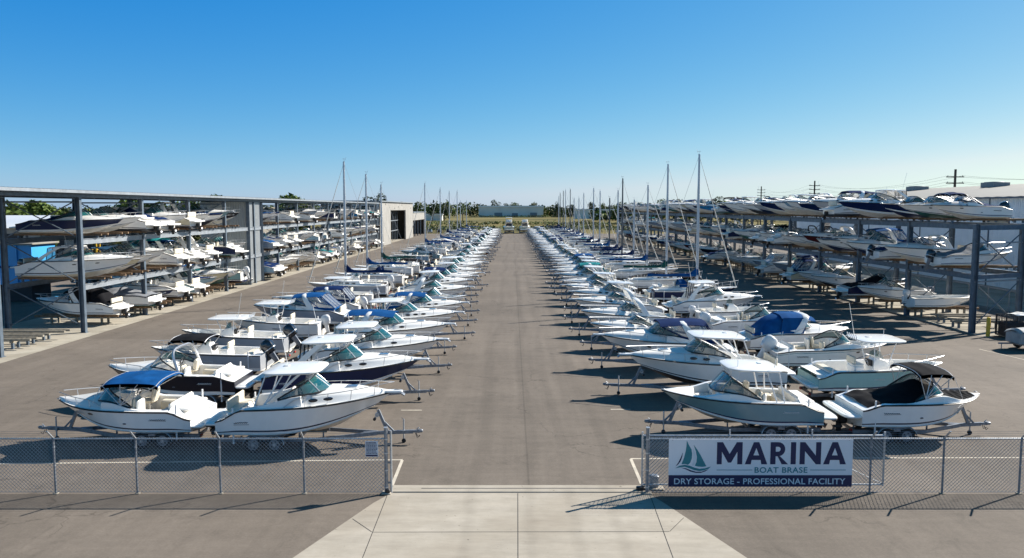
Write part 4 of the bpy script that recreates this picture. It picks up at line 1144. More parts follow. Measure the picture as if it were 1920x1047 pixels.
m = MB(); m.tube([(xg-.02, YF, -.02), (xg-.02, YF, 2.12)], .055, 'galv', 10); m.tube([(xg-.02, YF, 2.12), (xg-.02, YF, 2.15)], .065, 'galv_bright', 10)
for z in (.2, .75, 1.3, 1.75): m.tube([(xg-.02, YF, z), (xg-.02, YF, z+.04)], .066, 'galv_bright', 10)
m.box((xg-.02, YF, .03), (.30, .28, .06), 'concrete', .02)
link('gate_post', m.mesh('gate_post'), fl)
m = MB(); m.tube([(xg+.13, YF+.05, 0), (xg+.13, YF+.05, 2.02)], .036, 'galv_bright', 8)
for z in (.35, 1.0, 1.6): m.box((xg+.06, YF+.03, z), (.16, .04, .06), 'galv', .01)
m.box((xg+.03, YF-.07, .10), (.14, .10, .14), 'black_trim', .02)
link('gate_latch_post', m.mesh('gate_latch_post'), fl)

xr = at(1213, 926).x
xs2 = [at(px, 926).x for px in (1630, 1766, 1910, 2070)]
fr_ = fence('galvanised chain link fence on the right of the gateway carrying the large banner', xs2, (xr, xs2[-1]), YF)
m = MB(); m.tube([(xr, YF, -.02), (xr, YF, 2.12)], .055, 'galv', 10); m.tube([(xr, YF, 2.12), (xr, YF, 2.15)], .065, 'galv_bright', 10)
for z in (.2, .75, 1.3, 1.75): m.tube([(xr, YF, z), (xr, YF, z+.04)], .066, 'galv_bright', 10)
m.box((xr, YF, .03), (.30, .28, .06), 'concrete', .02)
link('gate_post', m.mesh('gate_post'), fr_)
# sliding gate drawn back behind the fence
yg = YF+.28; g0, g1 = at(1201, 915).x, at(1648, 915).x
r = link('sliding_gate', None, None, (0, 0, 0)); tag(r, 'galvanised sliding chain link gate drawn open behind the large banner', 'gate')
m = MB()
m.tube([(g0, yg, .16), (g0, yg, 1.92)], .032, 'galv_bright', 8); m.tube([(g1, yg, .16), (g1, yg, 1.92)], .032, 'galv_bright', 8); m.tube([(g0, yg, 1.80), (g1, yg, 1.80)], .028, 'galv_bright', 8); m.tube([(g0, yg, .2), (g1, yg, .2)], .03, 'galv_bright', 8)
for t in (.36, .70): m.tube([(lerp(g0, g1, t), yg, .2), (lerp(g0, g1, t), yg, 2.0)], .024, 'galv_bright', 8)
m.tube([(lerp(g0, g1, .70), yg, 1.3), (g1, yg, .22)], .012, 'galv', 5)
link('gate_frame', m.mesh('gate_frame'), r)
m = MB(); link_wire(m, g0, g1, yg-.03, .18, 1.8, mat='fence_wire'); link('wire_mesh', m.mesh('wire_mesh'), r)
m = MB(); m.box((g0-.04, yg-.05, .10), (.30, .16, .12), 'black_trim', .03); m.tube([(g0+.1, yg-.08, .06), (g0+.1, yg+.02, .06)], .06, 'rubber', 10); link('roller', m.mesh('roller'), r)
m = MB(); m.box((g0+.42, yg+.22, .24), (.28, .24, .42), 'galv', .03); m.box((g0+.42, yg+.22, .03), (.6, .5, .06), 'concrete', .02)
go = link('gate_motor', m.mesh('gate_motor')); tag(go, 'grey gate opener box behind the right gate post', 'gate opener')

# ------------------------------------------------------------------ banner
def glyphs(txt, w, h, bold=0.0, spacing=1.0):
    cu = bpy.data.curves.new('lettering', 'FONT'); cu.body = txt; cu.extrude = .02; cu.offset = bold; cu.space_character = spacing; cu.resolution_u = 4
    o = bpy.data.objects.new('lettering', cu); COL.objects.link(o)
    bpy.context.view_layer.update()
    dg = bpy.context.evaluated_depsgraph_get(); me = bpy.data.meshes.new_from_object(o.evaluated_get(dg), depsgraph=dg)
    bpy.data.objects.remove(o)
    xs = [v.co.x for v in me.vertices]; ys = [v.co.y for v in me.vertices]
    x0, x1, y0, y1 = min(xs), max(xs), min(ys), max(ys)
    for v in me.vertices:
        x = (v.co.x-x0)/(x1-x0)*w; y = (v.co.y-y0)/(y1-y0)*h; z = v.co.z
        v.co = (x, -.0035 if z > 0 else -.0005, y)
    me.materials.clear()
    return me
sx0, sx1 = at(1252, 926).x, at(1594.5, 926).x
SW = sx1-sx0
def zat(py):     # height on the fence plane
    d = (523.5-py)/FPX
    v = Vector((0, math.cos(PITCH)+d*math.sin(PITCH), -math.sin(PITCH)+d*math.cos(PITCH)))
    return CAM_H+v.z*(YF-.06)/v.y
sz0, sz1 = zat(913), zat(824); SH = sz1-sz0
r = link('banner_sign', None, None, (sx0, YF-.065, sz0)); tag(r, 'white and navy banner reading MARINA with a teal sailboat emblem', 'sign')
def sxy(zx, zy): return ((zx-308)/1290*SW, (500-zy)/332*SH)
m = MB(); m.box((SW/2, .012, SH/2), (SW, .02, SH), 'sign_white')
b0 = sxy(308, 418)[1]; m.box((SW/2, .0, b0/2), (SW-.002, .005, b0-.002), 'sign_navy')
link('panel', m.mesh('panel'), r)
def line_of(name, txt, zx0, zx1, zy0, zy1, mat, bold, sp=1.0):
    a, b = sxy(zx0, zy1), sxy(zx1, zy0)
    me = glyphs(txt, b[0]-a[0], b[1]-a[1], bold, sp); me.materials.append(MATS[mat]); o = link(name, me, r, (a[0], -.0045, a[1])); return o
m = MB()
def flat(pts, mat, y=-.003):
    vs = [(sxy(*p)[0], y, sxy(*p)[1]) for p in pts]
    n = len(vs); m.add(vs+[(x, 0, z) for x, _, z in vs], [tuple(range(n))]+[(i, (i+1) % n, n+(i+1) % n, n+i) for i in range(n)], mat)
T, Bm = 188, 342
def let_m(x0, x1, s=37):
    c = (x0+x1)/2
    flat([(x0, Bm), (x0, T), (x0+s+4, T), (c, T+82), (c, Bm-12), (c-11, Bm-12), (x0+s-2, T+66), (x0+s-2, Bm)], 'sign_navy'); flat([(x1, Bm), (x1-s+2, Bm), (x1-s+2, T+66), (c+11, Bm-12), (c, Bm-12), (c, T+82), (x1-s-4, T), (x1, T)], 'sign_navy')
def let_a(x0, x1, s=38):
    c = (x0+x1)/2; w = 19; sl = (c-w-x0)/(Bm-T)
    xin = lambda y: c-(y-T-38)*sl*.97
    k1, k2 = Bm-62, Bm-30
    flat([(x0, Bm), (c-w, T), (c, T), (c, T+40), (xin(k1), k1), (xin(k1), k2), (xin(k2)+1, k2), (x0+s+4, Bm)], 'sign_navy')
    flat([(x1, Bm), (x1-s-4, Bm), (2*c-xin(k2)-1, k2), (2*c-xin(k1), k2), (2*c-xin(k1), k1), (c, T+40), (c, T), (c+w, T)], 'sign_navy')
    flat([(xin(k1), k1), (2*c-xin(k1), k1), (2*c-xin(k1), k2), (xin(k1), k2)], 'sign_navy')
def let_r(x0, x1, s=37):
    flat([(x0, T), (x0+s, T), (x0+s, Bm), (x0, Bm)], 'sign_navy')
    yc, ro, ri = T+49, 49, 17; xc = x1-72
    o = [(x0+s, T), (xc, T)]+[(xc+ro*math.sin(a), yc-ro*math.cos(a)) for a in [math.pi*k/14 for k in range(1, 14)]]+[(xc, T+98), (x0+s, T+98)]
    i = [(x0+s, T+32), (xc, T+32)]+[(xc+ri*math.sin(a), yc-ri*math.cos(a)) for a in [math.pi*k/14 for k in range(1, 14)]]+[(xc, T+66), (x0+s, T+66)]
    for k in range(len(o)-1): flat([o[k], o[k+1], i[k+1], i[k]], 'sign_navy')
    flat([(x0+s+14, T+98), (xc+14, T+98), (x1, Bm), (x1-45, Bm)], 'sign_navy')
let_m(645, 824); let_a(842, 1000); let_r(1020, 1146); flat([(1163, T), (1199, T), (1199, Bm), (1163, Bm)], 'sign_navy')
flat([(1226, Bm), (1226, T), (1262, T), (1339, T+94), (1339, T), (1375, T), (1375, Bm), (1341, Bm), (1262, T+62), (1262, Bm)], 'sign_navy'); let_a(1392, 1552)
link('title_lettering', m.mesh('title_lettering'), r)
line_of('subtitle_lettering', 'BOAT BRASE', 912, 1283, 362, 402, 'sign_teal', .014, 1.08)
line_of('slogan_lettering', 'DRY STORAGE - PROFESSIONAL FACILITY', 348, 1552, 440, 482, 'sign_silver', .012, 1.03)
m = MB()
for a, b in ((645, 897), (1302, 1552)):
    p, q = sxy(a, 384), sxy(b, 380); m.box(((p[0]+q[0])/2, -.003, (p[1]+q[1])/2), (q[0]-p[0], .004, q[1]-p[1]), 'sign_teal')
link('rule_line', m.mesh('rule_line'), r)
m = MB()
def flat(pts, mat, y=-.003):
    vs = [(sxy(*p)[0], y, sxy(*p)[1]) for p in pts]
    n = len(vs); m.add(vs+[(x, 0, z) for x, _, z in vs], [tuple(range(n))]+[(i, (i+1) % n, n+(i+1) % n, n+i) for i in range(n)], mat)
flat([(432, 176), (446, 205), (466, 238), (471, 268), (470, 300), (458, 332), (444, 346), (420, 340), (398, 342), (414, 300), (426, 250), (431, 210)], 'sign_teal')
flat([(474, 226), (490, 256), (497, 290), (495, 325), (486, 350), (472, 350), (478, 320), (481, 285), (478, 255)], 'sign_silver')
flat([(480, 205), (508, 242), (534, 284), (556, 325), (573, 356), (545, 360), (515, 358), (492, 352), (503, 325), (505, 290), (497, 250)], 'sign_teal')
flat([(406, 258), (402, 290), (392, 320), (376, 342), (357, 356), (376, 328), (392, 295)], 'sign_navy')
up = [(354, 370), (385, 352), (420, 346), (455, 352), (490, 366), (525, 374), (565, 369), (604, 358)]
dn = [(590, 372), (560, 384), (525, 390), (490, 384), (455, 370), (420, 360), (385, 364)]
flat(up+dn, 'sign_teal')
flat([(395, 366), (430, 370), (465, 384), (500, 394), (540, 394), (590, 376), (565, 392), (535, 402), (500, 402), (462, 393), (430, 378)], 'sign_navy', -.0036)
link('emblem', m.mesh('emblem'), r)
m = MB()
for a in (0.02, .33, .66, .98):
    for z in (.03, SH-.03): m.tube([(a*SW, -.006, z), (a*SW, .10, z)], .012, 'galv_bright', 6)
link('grommet', m.mesh('grommet'), r)
# notice on the left fence
nx = at(699, 926).x; nz = zat(842)
r2 = link('notice_sign', None, None, (nx, YF-.065, nz)); tag(r2, 'small grey notice with rows of dark text wired to the left fence', 'sign')
m = MB(); m.box((0, 0, 0), (.40, .012, .50), 'notice'); link('panel', m.mesh('panel'), r2)
m = MB(); q = random.Random(4)
m.box((0, -.008, -.21), (.37, .004, .05), 'sign_navy')
for k in range(9):
    z = .20-k*.043; x = -.17
    while x < .14:
        w = q.uniform(.02, .06); m.box((x+w/2, -.008, z), (w, .004, .022 if k else .03), 'sign_navy'); x += w+.012
link('lettering', m.mesh('lettering'), r2)

# ------------------------------------------------------------------ racks
def corrugated(m, a, b, z0, z1, mat, pitch=.30, depth=.045):
    a, b = Vector((*a, 0)), Vector((*b, 0)); d = b-a; L = d.length; t = d.normalized(); n = Vector((-t.y, t.x, 0))
    k = int(L/pitch); pts = []
    for i in range(k):
        s = L*i/k; p = L/k
        for f, o in ((0, 0), (.35, 0), (.45, depth), (.9, depth)): pts.append(a+t*(s+p*f)+n*o)
    pts.append(b)
    m.grid([[Vector((p.x, p.y, z0)), Vector((p.x, p.y, z1))] for p in pts], mat)
def ipost(m, x, y, z0, z1, mat='rack_steel', w=.34, d=.30):
    """I-section steel column with base plate"""
    m.box((x, y, (z0+z1)/2), (.02, d-.06, z1-z0), mat); 
    for s in (-1, 1): m.box((x, y+s*(d/2-.015), (z0+z1)/2), (w, .03, z1-z0), mat)
    m.box((x, y, z0+.015), (w+.16, d+.16, .03), mat)
def hpost(m, x, y, z0, z1, mat='rack_steel', w=.34, d=.30):
    m.box((x, y, (z0+z1)/2), (w-.06, .02, z1-z0), mat)
    for s in (-1, 1): m.box((x+s*(w/2-.015), y, (z0+z1)/2), (.03, d, z1-z0), mat)
    m.box((x, y, z0+.015), (w+.16, d+.16, .03), mat)

LX0, LX1 = -36.6, -31.1
L_Y = [57.6+9.7*i for i in range(14)]         # frames of the roofed rack
LT = [.62, 3.72, 7.02]                         # keel height of the three tiers
rk = link('boat_rack', None, None, (LX1, 40, 0)); tag(rk, 'long roofed steel boat rack with three tiers along the left of the yard', 'boat rack')
def child(name, mb, parent, kind=None):
    o = link(name, mb.mesh(name), parent); o.matrix_parent_inverse = Matrix.Translation(-Vector(parent.location))
    if kind: o['kind'] = kind
    return o
for i, y in enumerate([48.0]+L_Y):
    for x in (LX1, LX0):
        m = MB(); hpost(m, x, y, 0, 9.78); child('post', m, rk)
    if i >= 1:
        m = MB()
        for z0, z1 in ((.5, 3.3), (3.6, 6.6), (6.9, 9.6)):
            m.tube([(LX1-.1, y, z0), (LX0+.1, y, z1)], .045, 'rack_steel', 5); m.tube([(LX1-.1, y+.06, z1), (LX0+.1, y+.06, z0)], .045, 'rack_steel', 5)
        m.tube([(LX1, y, 9.45), (LX0, y, 9.45)], .06, 'rack_steel', 5)
        if i in (1, 2, 3, 4, 7, 9, 11, 14): child('brace', m, rk)
solid = 4       # bay closed with sheeting (between L_Y[3] and L_Y[4])
for i in range(13):
    for k, z in enumerate(LT[1:]):
        for x in (LX1+.02, LX0):
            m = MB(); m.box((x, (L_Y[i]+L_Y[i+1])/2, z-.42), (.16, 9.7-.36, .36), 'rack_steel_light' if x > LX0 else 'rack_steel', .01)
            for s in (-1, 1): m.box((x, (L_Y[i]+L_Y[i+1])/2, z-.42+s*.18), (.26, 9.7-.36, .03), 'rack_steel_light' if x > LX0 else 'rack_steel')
            child('beam', m, rk)
m = MB()
y0, y1 = 36.0, L_Y[-1]+.3
for x in (LX1+.05, LX0-.05): m.box((x, (y0+y1)/2, 9.96), (.28, y1-y0, .34), 'rack_steel', .01)
child('eave_beam', m, rk)
m = MB()
rows = []
n = int((y1-y0)/.45); 
for i in range(n):
    yy = y0+(y1-y0)*i/n; p = (y1-y0)/n
    for f, o in ((0, 0), (.4, 0), (.5, .05), (.9, .05)): rows.append([(LX1+.75, yy+p*f, 10.24+o), (LX0-.75, yy+p*f, 10.52+o)])
m.grid(rows, 'corr_roof'); m.grid([[(x, y, z-.03) for x, y, z in r_] for r_ in (rows[0], rows[-1])], 'rack_steel')
m.box((LX1+.74, (y0+y1)/2, 10.17), (.05, y1-y0, .20), 'rack_steel_light')
child('roof', m, rk)
for i in range(3, 26, 1):
    pass
m = MB()
ya, yb = 91.0, 99.2
corrugated(m, (LX1-.05, yb), (LX1-.05, ya+3.2), .1, 9.75, 'corr_wall'); corrugated(m, (LX0, yb), (LX1-.06, yb), .1, 9.75, 'corr_wall'); corrugated(m, (LX0, ya+3.2), (LX1-.06, ya+3.2), .1, 9.75, 'corr_wall')
for y in (yb, ya+3.2): ipost(m, LX1+.08, y, 0, 9.75, 'rack_steel')
child('sheeted_bay', m, rk)
YSOL0, YSOL1 = ya+2.4, yb+.6

RX0, RX1 = 33.3, 37.9
R_Y = [57.4+9.6*i for i in range(21)]
RT = [.72, 4.52, 8.12]
rr_ = link('boat_rack', None, None, (RX0, 57, 0)); tag(rr_, 'open blue-grey steel boat rack without a roof along the right of the yard', 'boat rack')
for i, y in enumerate(R_Y):
    for x, yy in ((RX0, y), (RX1, y+2.0)):
        m = MB(); hpost(m, x, yy, 0, 7.85, w=.36, d=.34); child('post', m, rr_)
    m = MB(); yy = y+2.0
    for z0, z1 in ((.5, 3.6), (4.3, 7.2)):
        m.tube([(RX0+.1, y, z0), (RX1-.1, yy, z1)], .045, 'rack_steel', 5); m.tube([(RX0+.1, y+.06, z1), (RX1-.1, yy+.06, z0)], .045, 'rack_steel', 5)
    for z in (3.7, 6.5): m.tube([(RX0, y, z), (RX1, yy, z)], .06, 'rack_steel_light', 5)
    m.beam((RX0, y, 7.62), (RX1, yy, 7.62), .2, .36, 'rack_steel'); m.beam((RX0, y, 4.05), (RX1, yy, 4.05), .2, .30, 'rack_steel')
    if i < 14 or i % 2: child('brace', m, rr_)
for i in range(20):
    for z in RT[1:]:
        for x, o in ((RX0, 0), (RX1, 2.0)):
            m = MB(); m.box((x, (R_Y[i]+R_Y[i+1])/2+o, z-.44), (.16, 9.6-.38, .34), 'rack_steel', .01)
            for s in (-1, 1): m.box((x, (R_Y[i]+R_Y[i+1])/2+o, z-.44+s*.17), (.28, 9.6-.38, .03), 'rack_steel')
            child('beam', m, rr_)
BUNKS = {id(rk): [0, MB()], id(rr_): [0, MB()]}
def bunks(rack, x0, x1, y, zk, tier):
    """two timbers carrying a boat"""
    n = BUNKS[id(rack)]
    for s in (-.5, .5):
        m = MB(); m.box(((x0+x1)/2, y+s, zk+.04), (abs(x1-x0), .16, .16), 'wood', .01)
        if tier == 0:
            for t in (.2, .5, .8): m.box((lerp(x0, x1, t), y+s, (zk-.04)/2), (.14, .14, zk-.05), 'wood_grey')
        else:
            for t in (.05, .95): m.box((lerp(x0, x1, t), y+s, zk-.13), (.14, .14, .17), 'rack_steel')
        if n[0] < 92: child('bunk', m, rack); n[0] += 1
        else: n[1].merge(m)
# ------------------------------------------------------------------ prototypes
RC = {}
RC['cr_hard'] = cruiser(look='white hardtop cruiser', L=7.0, top='hardtop', seed=2)
RC['cr_solid'] = cruiser(look='white sedan cruiser', L=7.4, top='solid', seed=3, B=2.6)
RC['cr_arch'] = cruiser(look='white bare arch cruiser', L=7.0, top='arch', seed=4, crown=.30)
RC['cr_canvas'] = cruiser(look='white cruiser with {c} arch canvas', L=7.2, top='archcanvas', seed=5)
RC['cr_encl'] = cruiser(look='white cruiser enclosed in {c} canvas', L=7.2, top='enclosed', seed=6)
RC['cr_plain'] = cruiser(look='white open cuddy cruiser', L=6.6, top=None, seed=7, crown=.26, hw=.46)
RC['cr_bim'] = cruiser(look='white cruiser with {c} bimini', L=6.8, top='bimini', seed=8)
RC['cr_out'] = cruiser(look='white outboard walkaround cruiser', L=6.6, top='hardtop', seed=9, motor=('cowl_black', .95, .35), platform=False, drop=.1)
RC['bw_bim'] = bowrider(look='white bowrider with {c} bimini', top='bimini', seed=10)
RC['bw_plain'] = bowrider(look='white open bowrider', seed=11)
RC['bw_cov'] = bowrider(look='white bowrider with {c} cover', cov='canvas', cov_bow=True, seed=12)
RC['bw_tow'] = bowrider(look='white wake tower bowrider', top='tower', seed=13, accent='gel_black')
RC['bw_out'] = bowrider(look='white outboard runabout', seed=14, motor=('cowl_black', .9, .4), platform=False, bow_open=False)
RC['cc_t'] = console_boat(look='white T-top console boat', seed=15)
RC['cc_w'] = console_boat(look='white console boat, white outboard', seed=16, motor=('cowl_white', 1.0, .3))
RC['cc_o'] = console_boat(look='open white console boat', top=None, seed=17, rail=True)
RC['cv'] = covered(look='powerboat under {c} cover', mat='canvas', seed=18)
RC['cv2'] = covered(look='outboard boat under peaked {c} cover', mat='canvas', seed=19, motor=('cowl_black', .9, .4), peak=.7, pk=(.4, .75), L=6.0)
RC['sk'] = skiff(look='small open white skiff', seed=20)
RC['sl_a'] = sailer(look='white sailboat with a {c} sail cover', cov='canvas', seed=21)
RC['sl_b'] = sailer(look='white sailboat with {c} sail cover', cov='canvas', dodger='canvas', seed=22, mast_h=10.8)
TR = {}
def get_trailer(L, axles=2, seed=0):
    k = (round(L*2)/2, axles)
    if k not in TR: TR[k] = trailer(k[0], axles=axles, seed=seed, hitch=.55+.3*(int(k[0]*2) % 2))
    return TR[k]
COLOURS = dict(navy='navy', black='black', seafoam='grey-green', mint='mint', grey='grey', cream='cream', sky='blue-grey', blue='blue', maroon='maroon', steel='slate', green='dark green')
def dress(rec, rg, side=None, canvas=None, hullp=.30, bot=False):
    """per-boat colours: returns override map and the words for them"""
    over = {}
    if side is None and rg.random() < hullp: side = rg.choice(['navy', 'navy', 'black', 'seafoam', 'grey', 'cream', 'sky', 'blue', 'maroon', 'steel'])
    if side: over['gel'] = 'gel_'+side
    cv = canvas or rg.choice(['navy', 'navy', 'navy', 'blue', 'blue', 'black', 'black', 'teal', 'grey', 'white'])
    over['canvas'] = 'canvas_'+cv
    if bot and rg.random() < .42: over['bottom'] = rg.choice(['antifoul', 'antifoul', 'gel_navy', 'gel_green', 'gel_black'])
    look = rec.look.replace('{c}', cv)
    if side: look = look.replace('white ', COLOURS[side]+' hulled ', 1) if look.startswith(('white', 'open white', 'small')) and 'white ' in look else COLOURS[side]+' hulled '+look
    return over, look

ROWN = {'L1': 'outer left row', 'L2': 'left lane row', 'R1': 'right lane row', 'R2': 'outer right row'}
COUNT = {k: 0 for k in ROWN}
def place(row, y, tip, rec, lod, label=None, over=None, look=None, sc=None, sz=1.0, rz=0.0, tr=None, axles=2):
    """boat and its trailer in one of the four rows; tip = x of the stem head"""
    COUNT[row] += 1; n = COUNT[row]
    left = row in ('L1', 'R1'); L = rec.geo.L*(sc or 1)
    x = tip+L if left else tip-L
    ang = (math.pi if left else 0)+rz
    lab = label or '%s, %s from fence in %s' % (look, ordw(n), ROWN[row])
    sail = rec.cat == 'sailboat'
    rec.put((x, y, KEEL), ang, lab, 'boats parked in the '+ROWN[row], lod, over, sc=(sc, 1+(sc-1)*.6, sz) if sc else None)
    t = tr or get_trailer(L, axles)
    t.put((x, y, 0), ang, 'galvanised trailer under the %s boat from the fence, %s' % (ordw(n), ROWN[row]), 'trailers in the '+ROWN[row], min(2, lod+(1 if y > 80 else 0)))

# ---- the first boats of each row, each as the photo shows it
place('L1', 30.6, -17.6, bowrider(look='', plat=.5, L=5.6, B=2.5, H=1.0, Hb=1.18, coam_h=.26, wua=.40, wuf=.70, hw=.66, top='bimini', canvas='canvas_blue', bim=(.22, .60), bim_z=1.10, bow_open=False, stripe='stripe', seed=31, drop=.30, p=2.7, upper='gel_upper'), 0,
      'white bowrider with a bright blue bimini and teal windshield, nearest to the left fence')
place('L2', 30.1, -4.6, cruiser(look='', L=6.3, B=2.5, H=1.20, Hb=1.62, top='hardtop', ht_z=1.18, ht_l=2.15, hw=.50, crown=.36, uc=.43, drop=.42, seed=32, rake=1.05, ports=((.57, 1), (.655, 1)), p=2.3), 0,
      'white walkaround cruiser with a white hardtop and bow pulpit, nearest boat left of the lane')
place('L1', 36.5, -18.6, bowrider(look='', L=6.2, B=2.4, H=1.08, Hb=1.32, side='gel_black', stripe='gel_upper', top='tower', tower='chrome', bow_open=False, drop=.24, seed=33, bottom='bottom'), 0,
      'black hulled bowrider with cream seats behind the blue bimini boat')
place('L2', 36.9, -4.3, cruiser(look='', L=7.0, B=2.6, H=1.15, Hb=1.58, side='gel_navy', stripe='gel_upper', top='solid', ht_z=1.22, ht_l=2.3, uc=.40, hw=.55, crown=.40, seed=34, rake=1.15, ports=((.56, 1), (.65, 1)), enclosure=True, drop=.2, upper='gel_upper'), 0,
      'navy hulled cruiser with a white hardtop, second boat left of the lane')
place('L1', 41.7, -19.0, console_boat(look='', L=6.1, B=2.3, H=1.05, Hb=1.32, side='gel_grey', stripe='gel_upper', top='bimini', canvas='canvas_black', motor=('cowl_black', 1.05, .6), uc=.52, seed=35), 0,
      'grey hulled centre console boat with a black bimini and big black outboard')
place('L2', 43.1, -3.85, cruiser(look='', L=7.1, B=2.55, H=1.12, Hb=1.50, top='hardtop', ht_z=1.02, ht_l=2.1, uc=.36, hw=.50, crown=.32, seed=36, rake=1.05, ports=((.66, 1),), pulpit=True), 0,
      'white cruiser with long foredeck and flat hardtop, third boat left of the lane')
place('L1', 47.1, -19.6, console_boat(look='', L=6.4, B=2.4, H=1.05, Hb=1.40, side='gel_grey', stripe='gel_upper', top='ttop', ht_l=2.3, ht_w=.85, tz=1.25, uc=.56, motor=('cowl_black', 1.1, .65), seed=37), 0,
      'grey hulled centre console boat with a white T-top and tilted black outboard')
place('L2', 48.9, -3.9, cruiser(look='', L=7.2, B=2.55, H=1.14, Hb=1.5, top='archcanvas', canvas='canvas_blue', arch_u=.26, hw=.52, crown=.32, seed=38, ports=((.62, 1),), rake=1.0), 0,
      'white cruiser with bright blue canvas on a raked arch, fourth boat left of the lane')
place('L1', 52.7, -18.8, console_boat(look='', L=6.2, B=2.4, H=1.08, Hb=1.4, top='ttop', ht_l=2.2, ht_w=.88, tz=1.45, uc=.52, motor=('cowl_white', .9, .2), seed=39), 0,
      'white centre console boat with white T-top beside the grey hulled cruiser')
place('L2', 54.5, -3.7, cruiser(look='', L=7.3, B=2.6, H=1.14, Hb=1.5, top='hardtop', ht_z=1.05, ht_l=2.2, uc=.33, hw=.50, crown=.34, seed=40, ports=((.55, 1), (.62, 1), (.69, 1)), rake=1.0), 0,
      'white cruiser with three portholes and hardtop, fifth boat left of the lane')
place('L1', 58.5, -19.0, cruiser(look='', L=6.9, B=2.6, H=1.22, Hb=1.5, side='gel_steel', stripe='gel_upper', top='enclosed', canvas='canvas_blue', arch_u=.34, hw=.55, crown=.30, seed=41, pulpit=False), 0,
      'blue-grey hulled cruiser with blue canvas top and clear curtains')
place('L1', 64.5, -19.0, cruiser(look='', L=6.8, B=2.5, H=1.12, Hb=1.4, top='enclosed', canvas='canvas_navy', arch_u=.30, seed=42, motor=('cowl_white', 1.0, .4), platform=False), 0,
      'white cruiser with navy canvas enclosure and white outboard in the outer left row')
place('L1', 69.9, -18.0, console_boat(look='', L=5.9, B=2.4, H=1.1, Hb=1.4, top='ttop', ht_l=2.3, ht_w=.9, tz=1.6, uc=.55, motor=('cowl_grey', .9, .3), seed=43), 0,
      'white centre console boat with tall T-top just before the navy covered sailboat')

place('R1', 31.5, 6.0, bowrider(name='dual_console_boat', cat='dual console boat', look='', L=6.0, B=2.5, H=1.08, Hb=1.36, side='gel_seafoam', stripe='gel_navy', top='hardtop', ht_z=1.18, ht_l=2.15, hw=.62, p=2.6, rail=False, drop=.30, seed=51, hull_vent=False, sidep=(), rake=.9), 0,
      'grey-green dual console boat with a white hardtop and open bow, behind the banner')
place('R2', 31.2, 18.5, bowrider(look='', L=5.15, B=2.45, H=1.12, Hb=1.25, top='bimini', canvas='canvas_black', cov='canvas_black', cov_bow=True, bim=(.42, .68), bim_z=1.22, rail=False, drop=.22, seed=52, p=3.2, sidep=(), stripe='stripe'), 0,
      'white runabout with black cockpit cover and black bimini, nearest to the right fence')
place('R1', 38.3, 5.6, cruiser(look='', L=7.3, B=2.6, H=1.25, Hb=1.55, top='hardtop', ht_z=1.15, ht_l=2.5, uc=.42, hw=.55, crown=.36, bottom='antifoul', seed=53, rake=1.0, ports=((.52, 1), (.60, 1)), pulpit=True), 0,
      'white walkaround cruiser with dark bottom paint and hardtop, second boat right of the lane')
place('R2', 37.3, 20.3, console_boat(look='', L=6.3, B=2.5, H=1.12, Hb=1.35, side='gel_mint', stripe='gel_navy', top='ttop', ht_l=2.1, ht_w=.85, tz=1.55, uc=.52, motor=None, platform=True, drop=.3, seed=54), 0,
      'mint green hulled centre console boat with a white T-top and long bow rail')
place('R1', 44.7, 5.0, cruiser(look='', L=7.0, B=2.6, H=1.16, Hb=1.5, top='enclosed', canvas='canvas_navy', arch_u=.28, hw=.54, crown=.34, seed=55, ports=(), sidep=((.66, .62, .13, .05),), rake=1.05), 0,
      'white cruiser with navy canvas and raked white arch, third boat right of the lane')
place('R2', 43.1, 20.4, bowrider(look='', L=6.4, B=2.4, H=1.05, Hb=1.3, motor=('cowl_white', 1.15, .65), platform=False, accent='gel_seafoam', seed=56, drop=.12), 0,
      'white bowrider with a large white outboard and grey-green band')
place('R1', 50.6, 5.0, cruiser(look='', L=6.0, B=2.3, H=1.0, Hb=1.28, top=None, crown=.24, hw=.44, seed=57, pulpit=False, ports=()), 0,
      'low white cuddy cruiser with small dark windshield, fourth boat right of the lane')
place('R2', 48.1, 20.4, cruiser(look='', L=6.3, B=2.55, H=1.14, Hb=1.35, top='arch_tail', canvas='canvas_blue', arch_u=.44, hw=.5, crown=.26, seed=58, pulpit=False, ports=(), sidep=((.2, .6, .16, .03),), drop=.25), 0,
      'white sport cruiser shrouded in bright blue canvas over its arch')
place('R1', 56.3, 4.9, cruiser(look='', L=6.8, B=2.45, H=1.06, Hb=1.36, top='arch', crown=.28, hw=.50, seed=59, arch_u=.34, pulpit=False, ports=()), 0,
      'white cruiser with a slim raked arch and teal windshield, fifth boat right of the lane')
place('R2', 53.5, 19.4, bowrider(look='', L=6.2, B=2.4, H=1.15, Hb=1.4, motor=('cowl_white', 1.1, .3), platform=False, bow_open=False, accent=None, seed=60, hw=.6), 0,
      'white walkaround boat with a boxy white outboard beside the blue canvas cruiser')
place('R2', 59.1, 19.0, console_boat(look='', L=5.4, B=2.3, H=1.0, Hb=1.25, top=None, motor=('cowl_white', .8, .2), seed=61, side='gel'), 0,
      'open white boat with grey seats in the outer right row, before the big white cruiser')
place('R2', 64.5, 19.8, cruiser(look='', L=7.0, B=2.6, H=1.2, Hb=1.5, top='solid', ht_z=1.35, ht_l=1.9, uc=.36, seed=62, crown=.4), 0,
      'white sedan cruiser with smoked windows and hardtop, just before the navy sailboat')

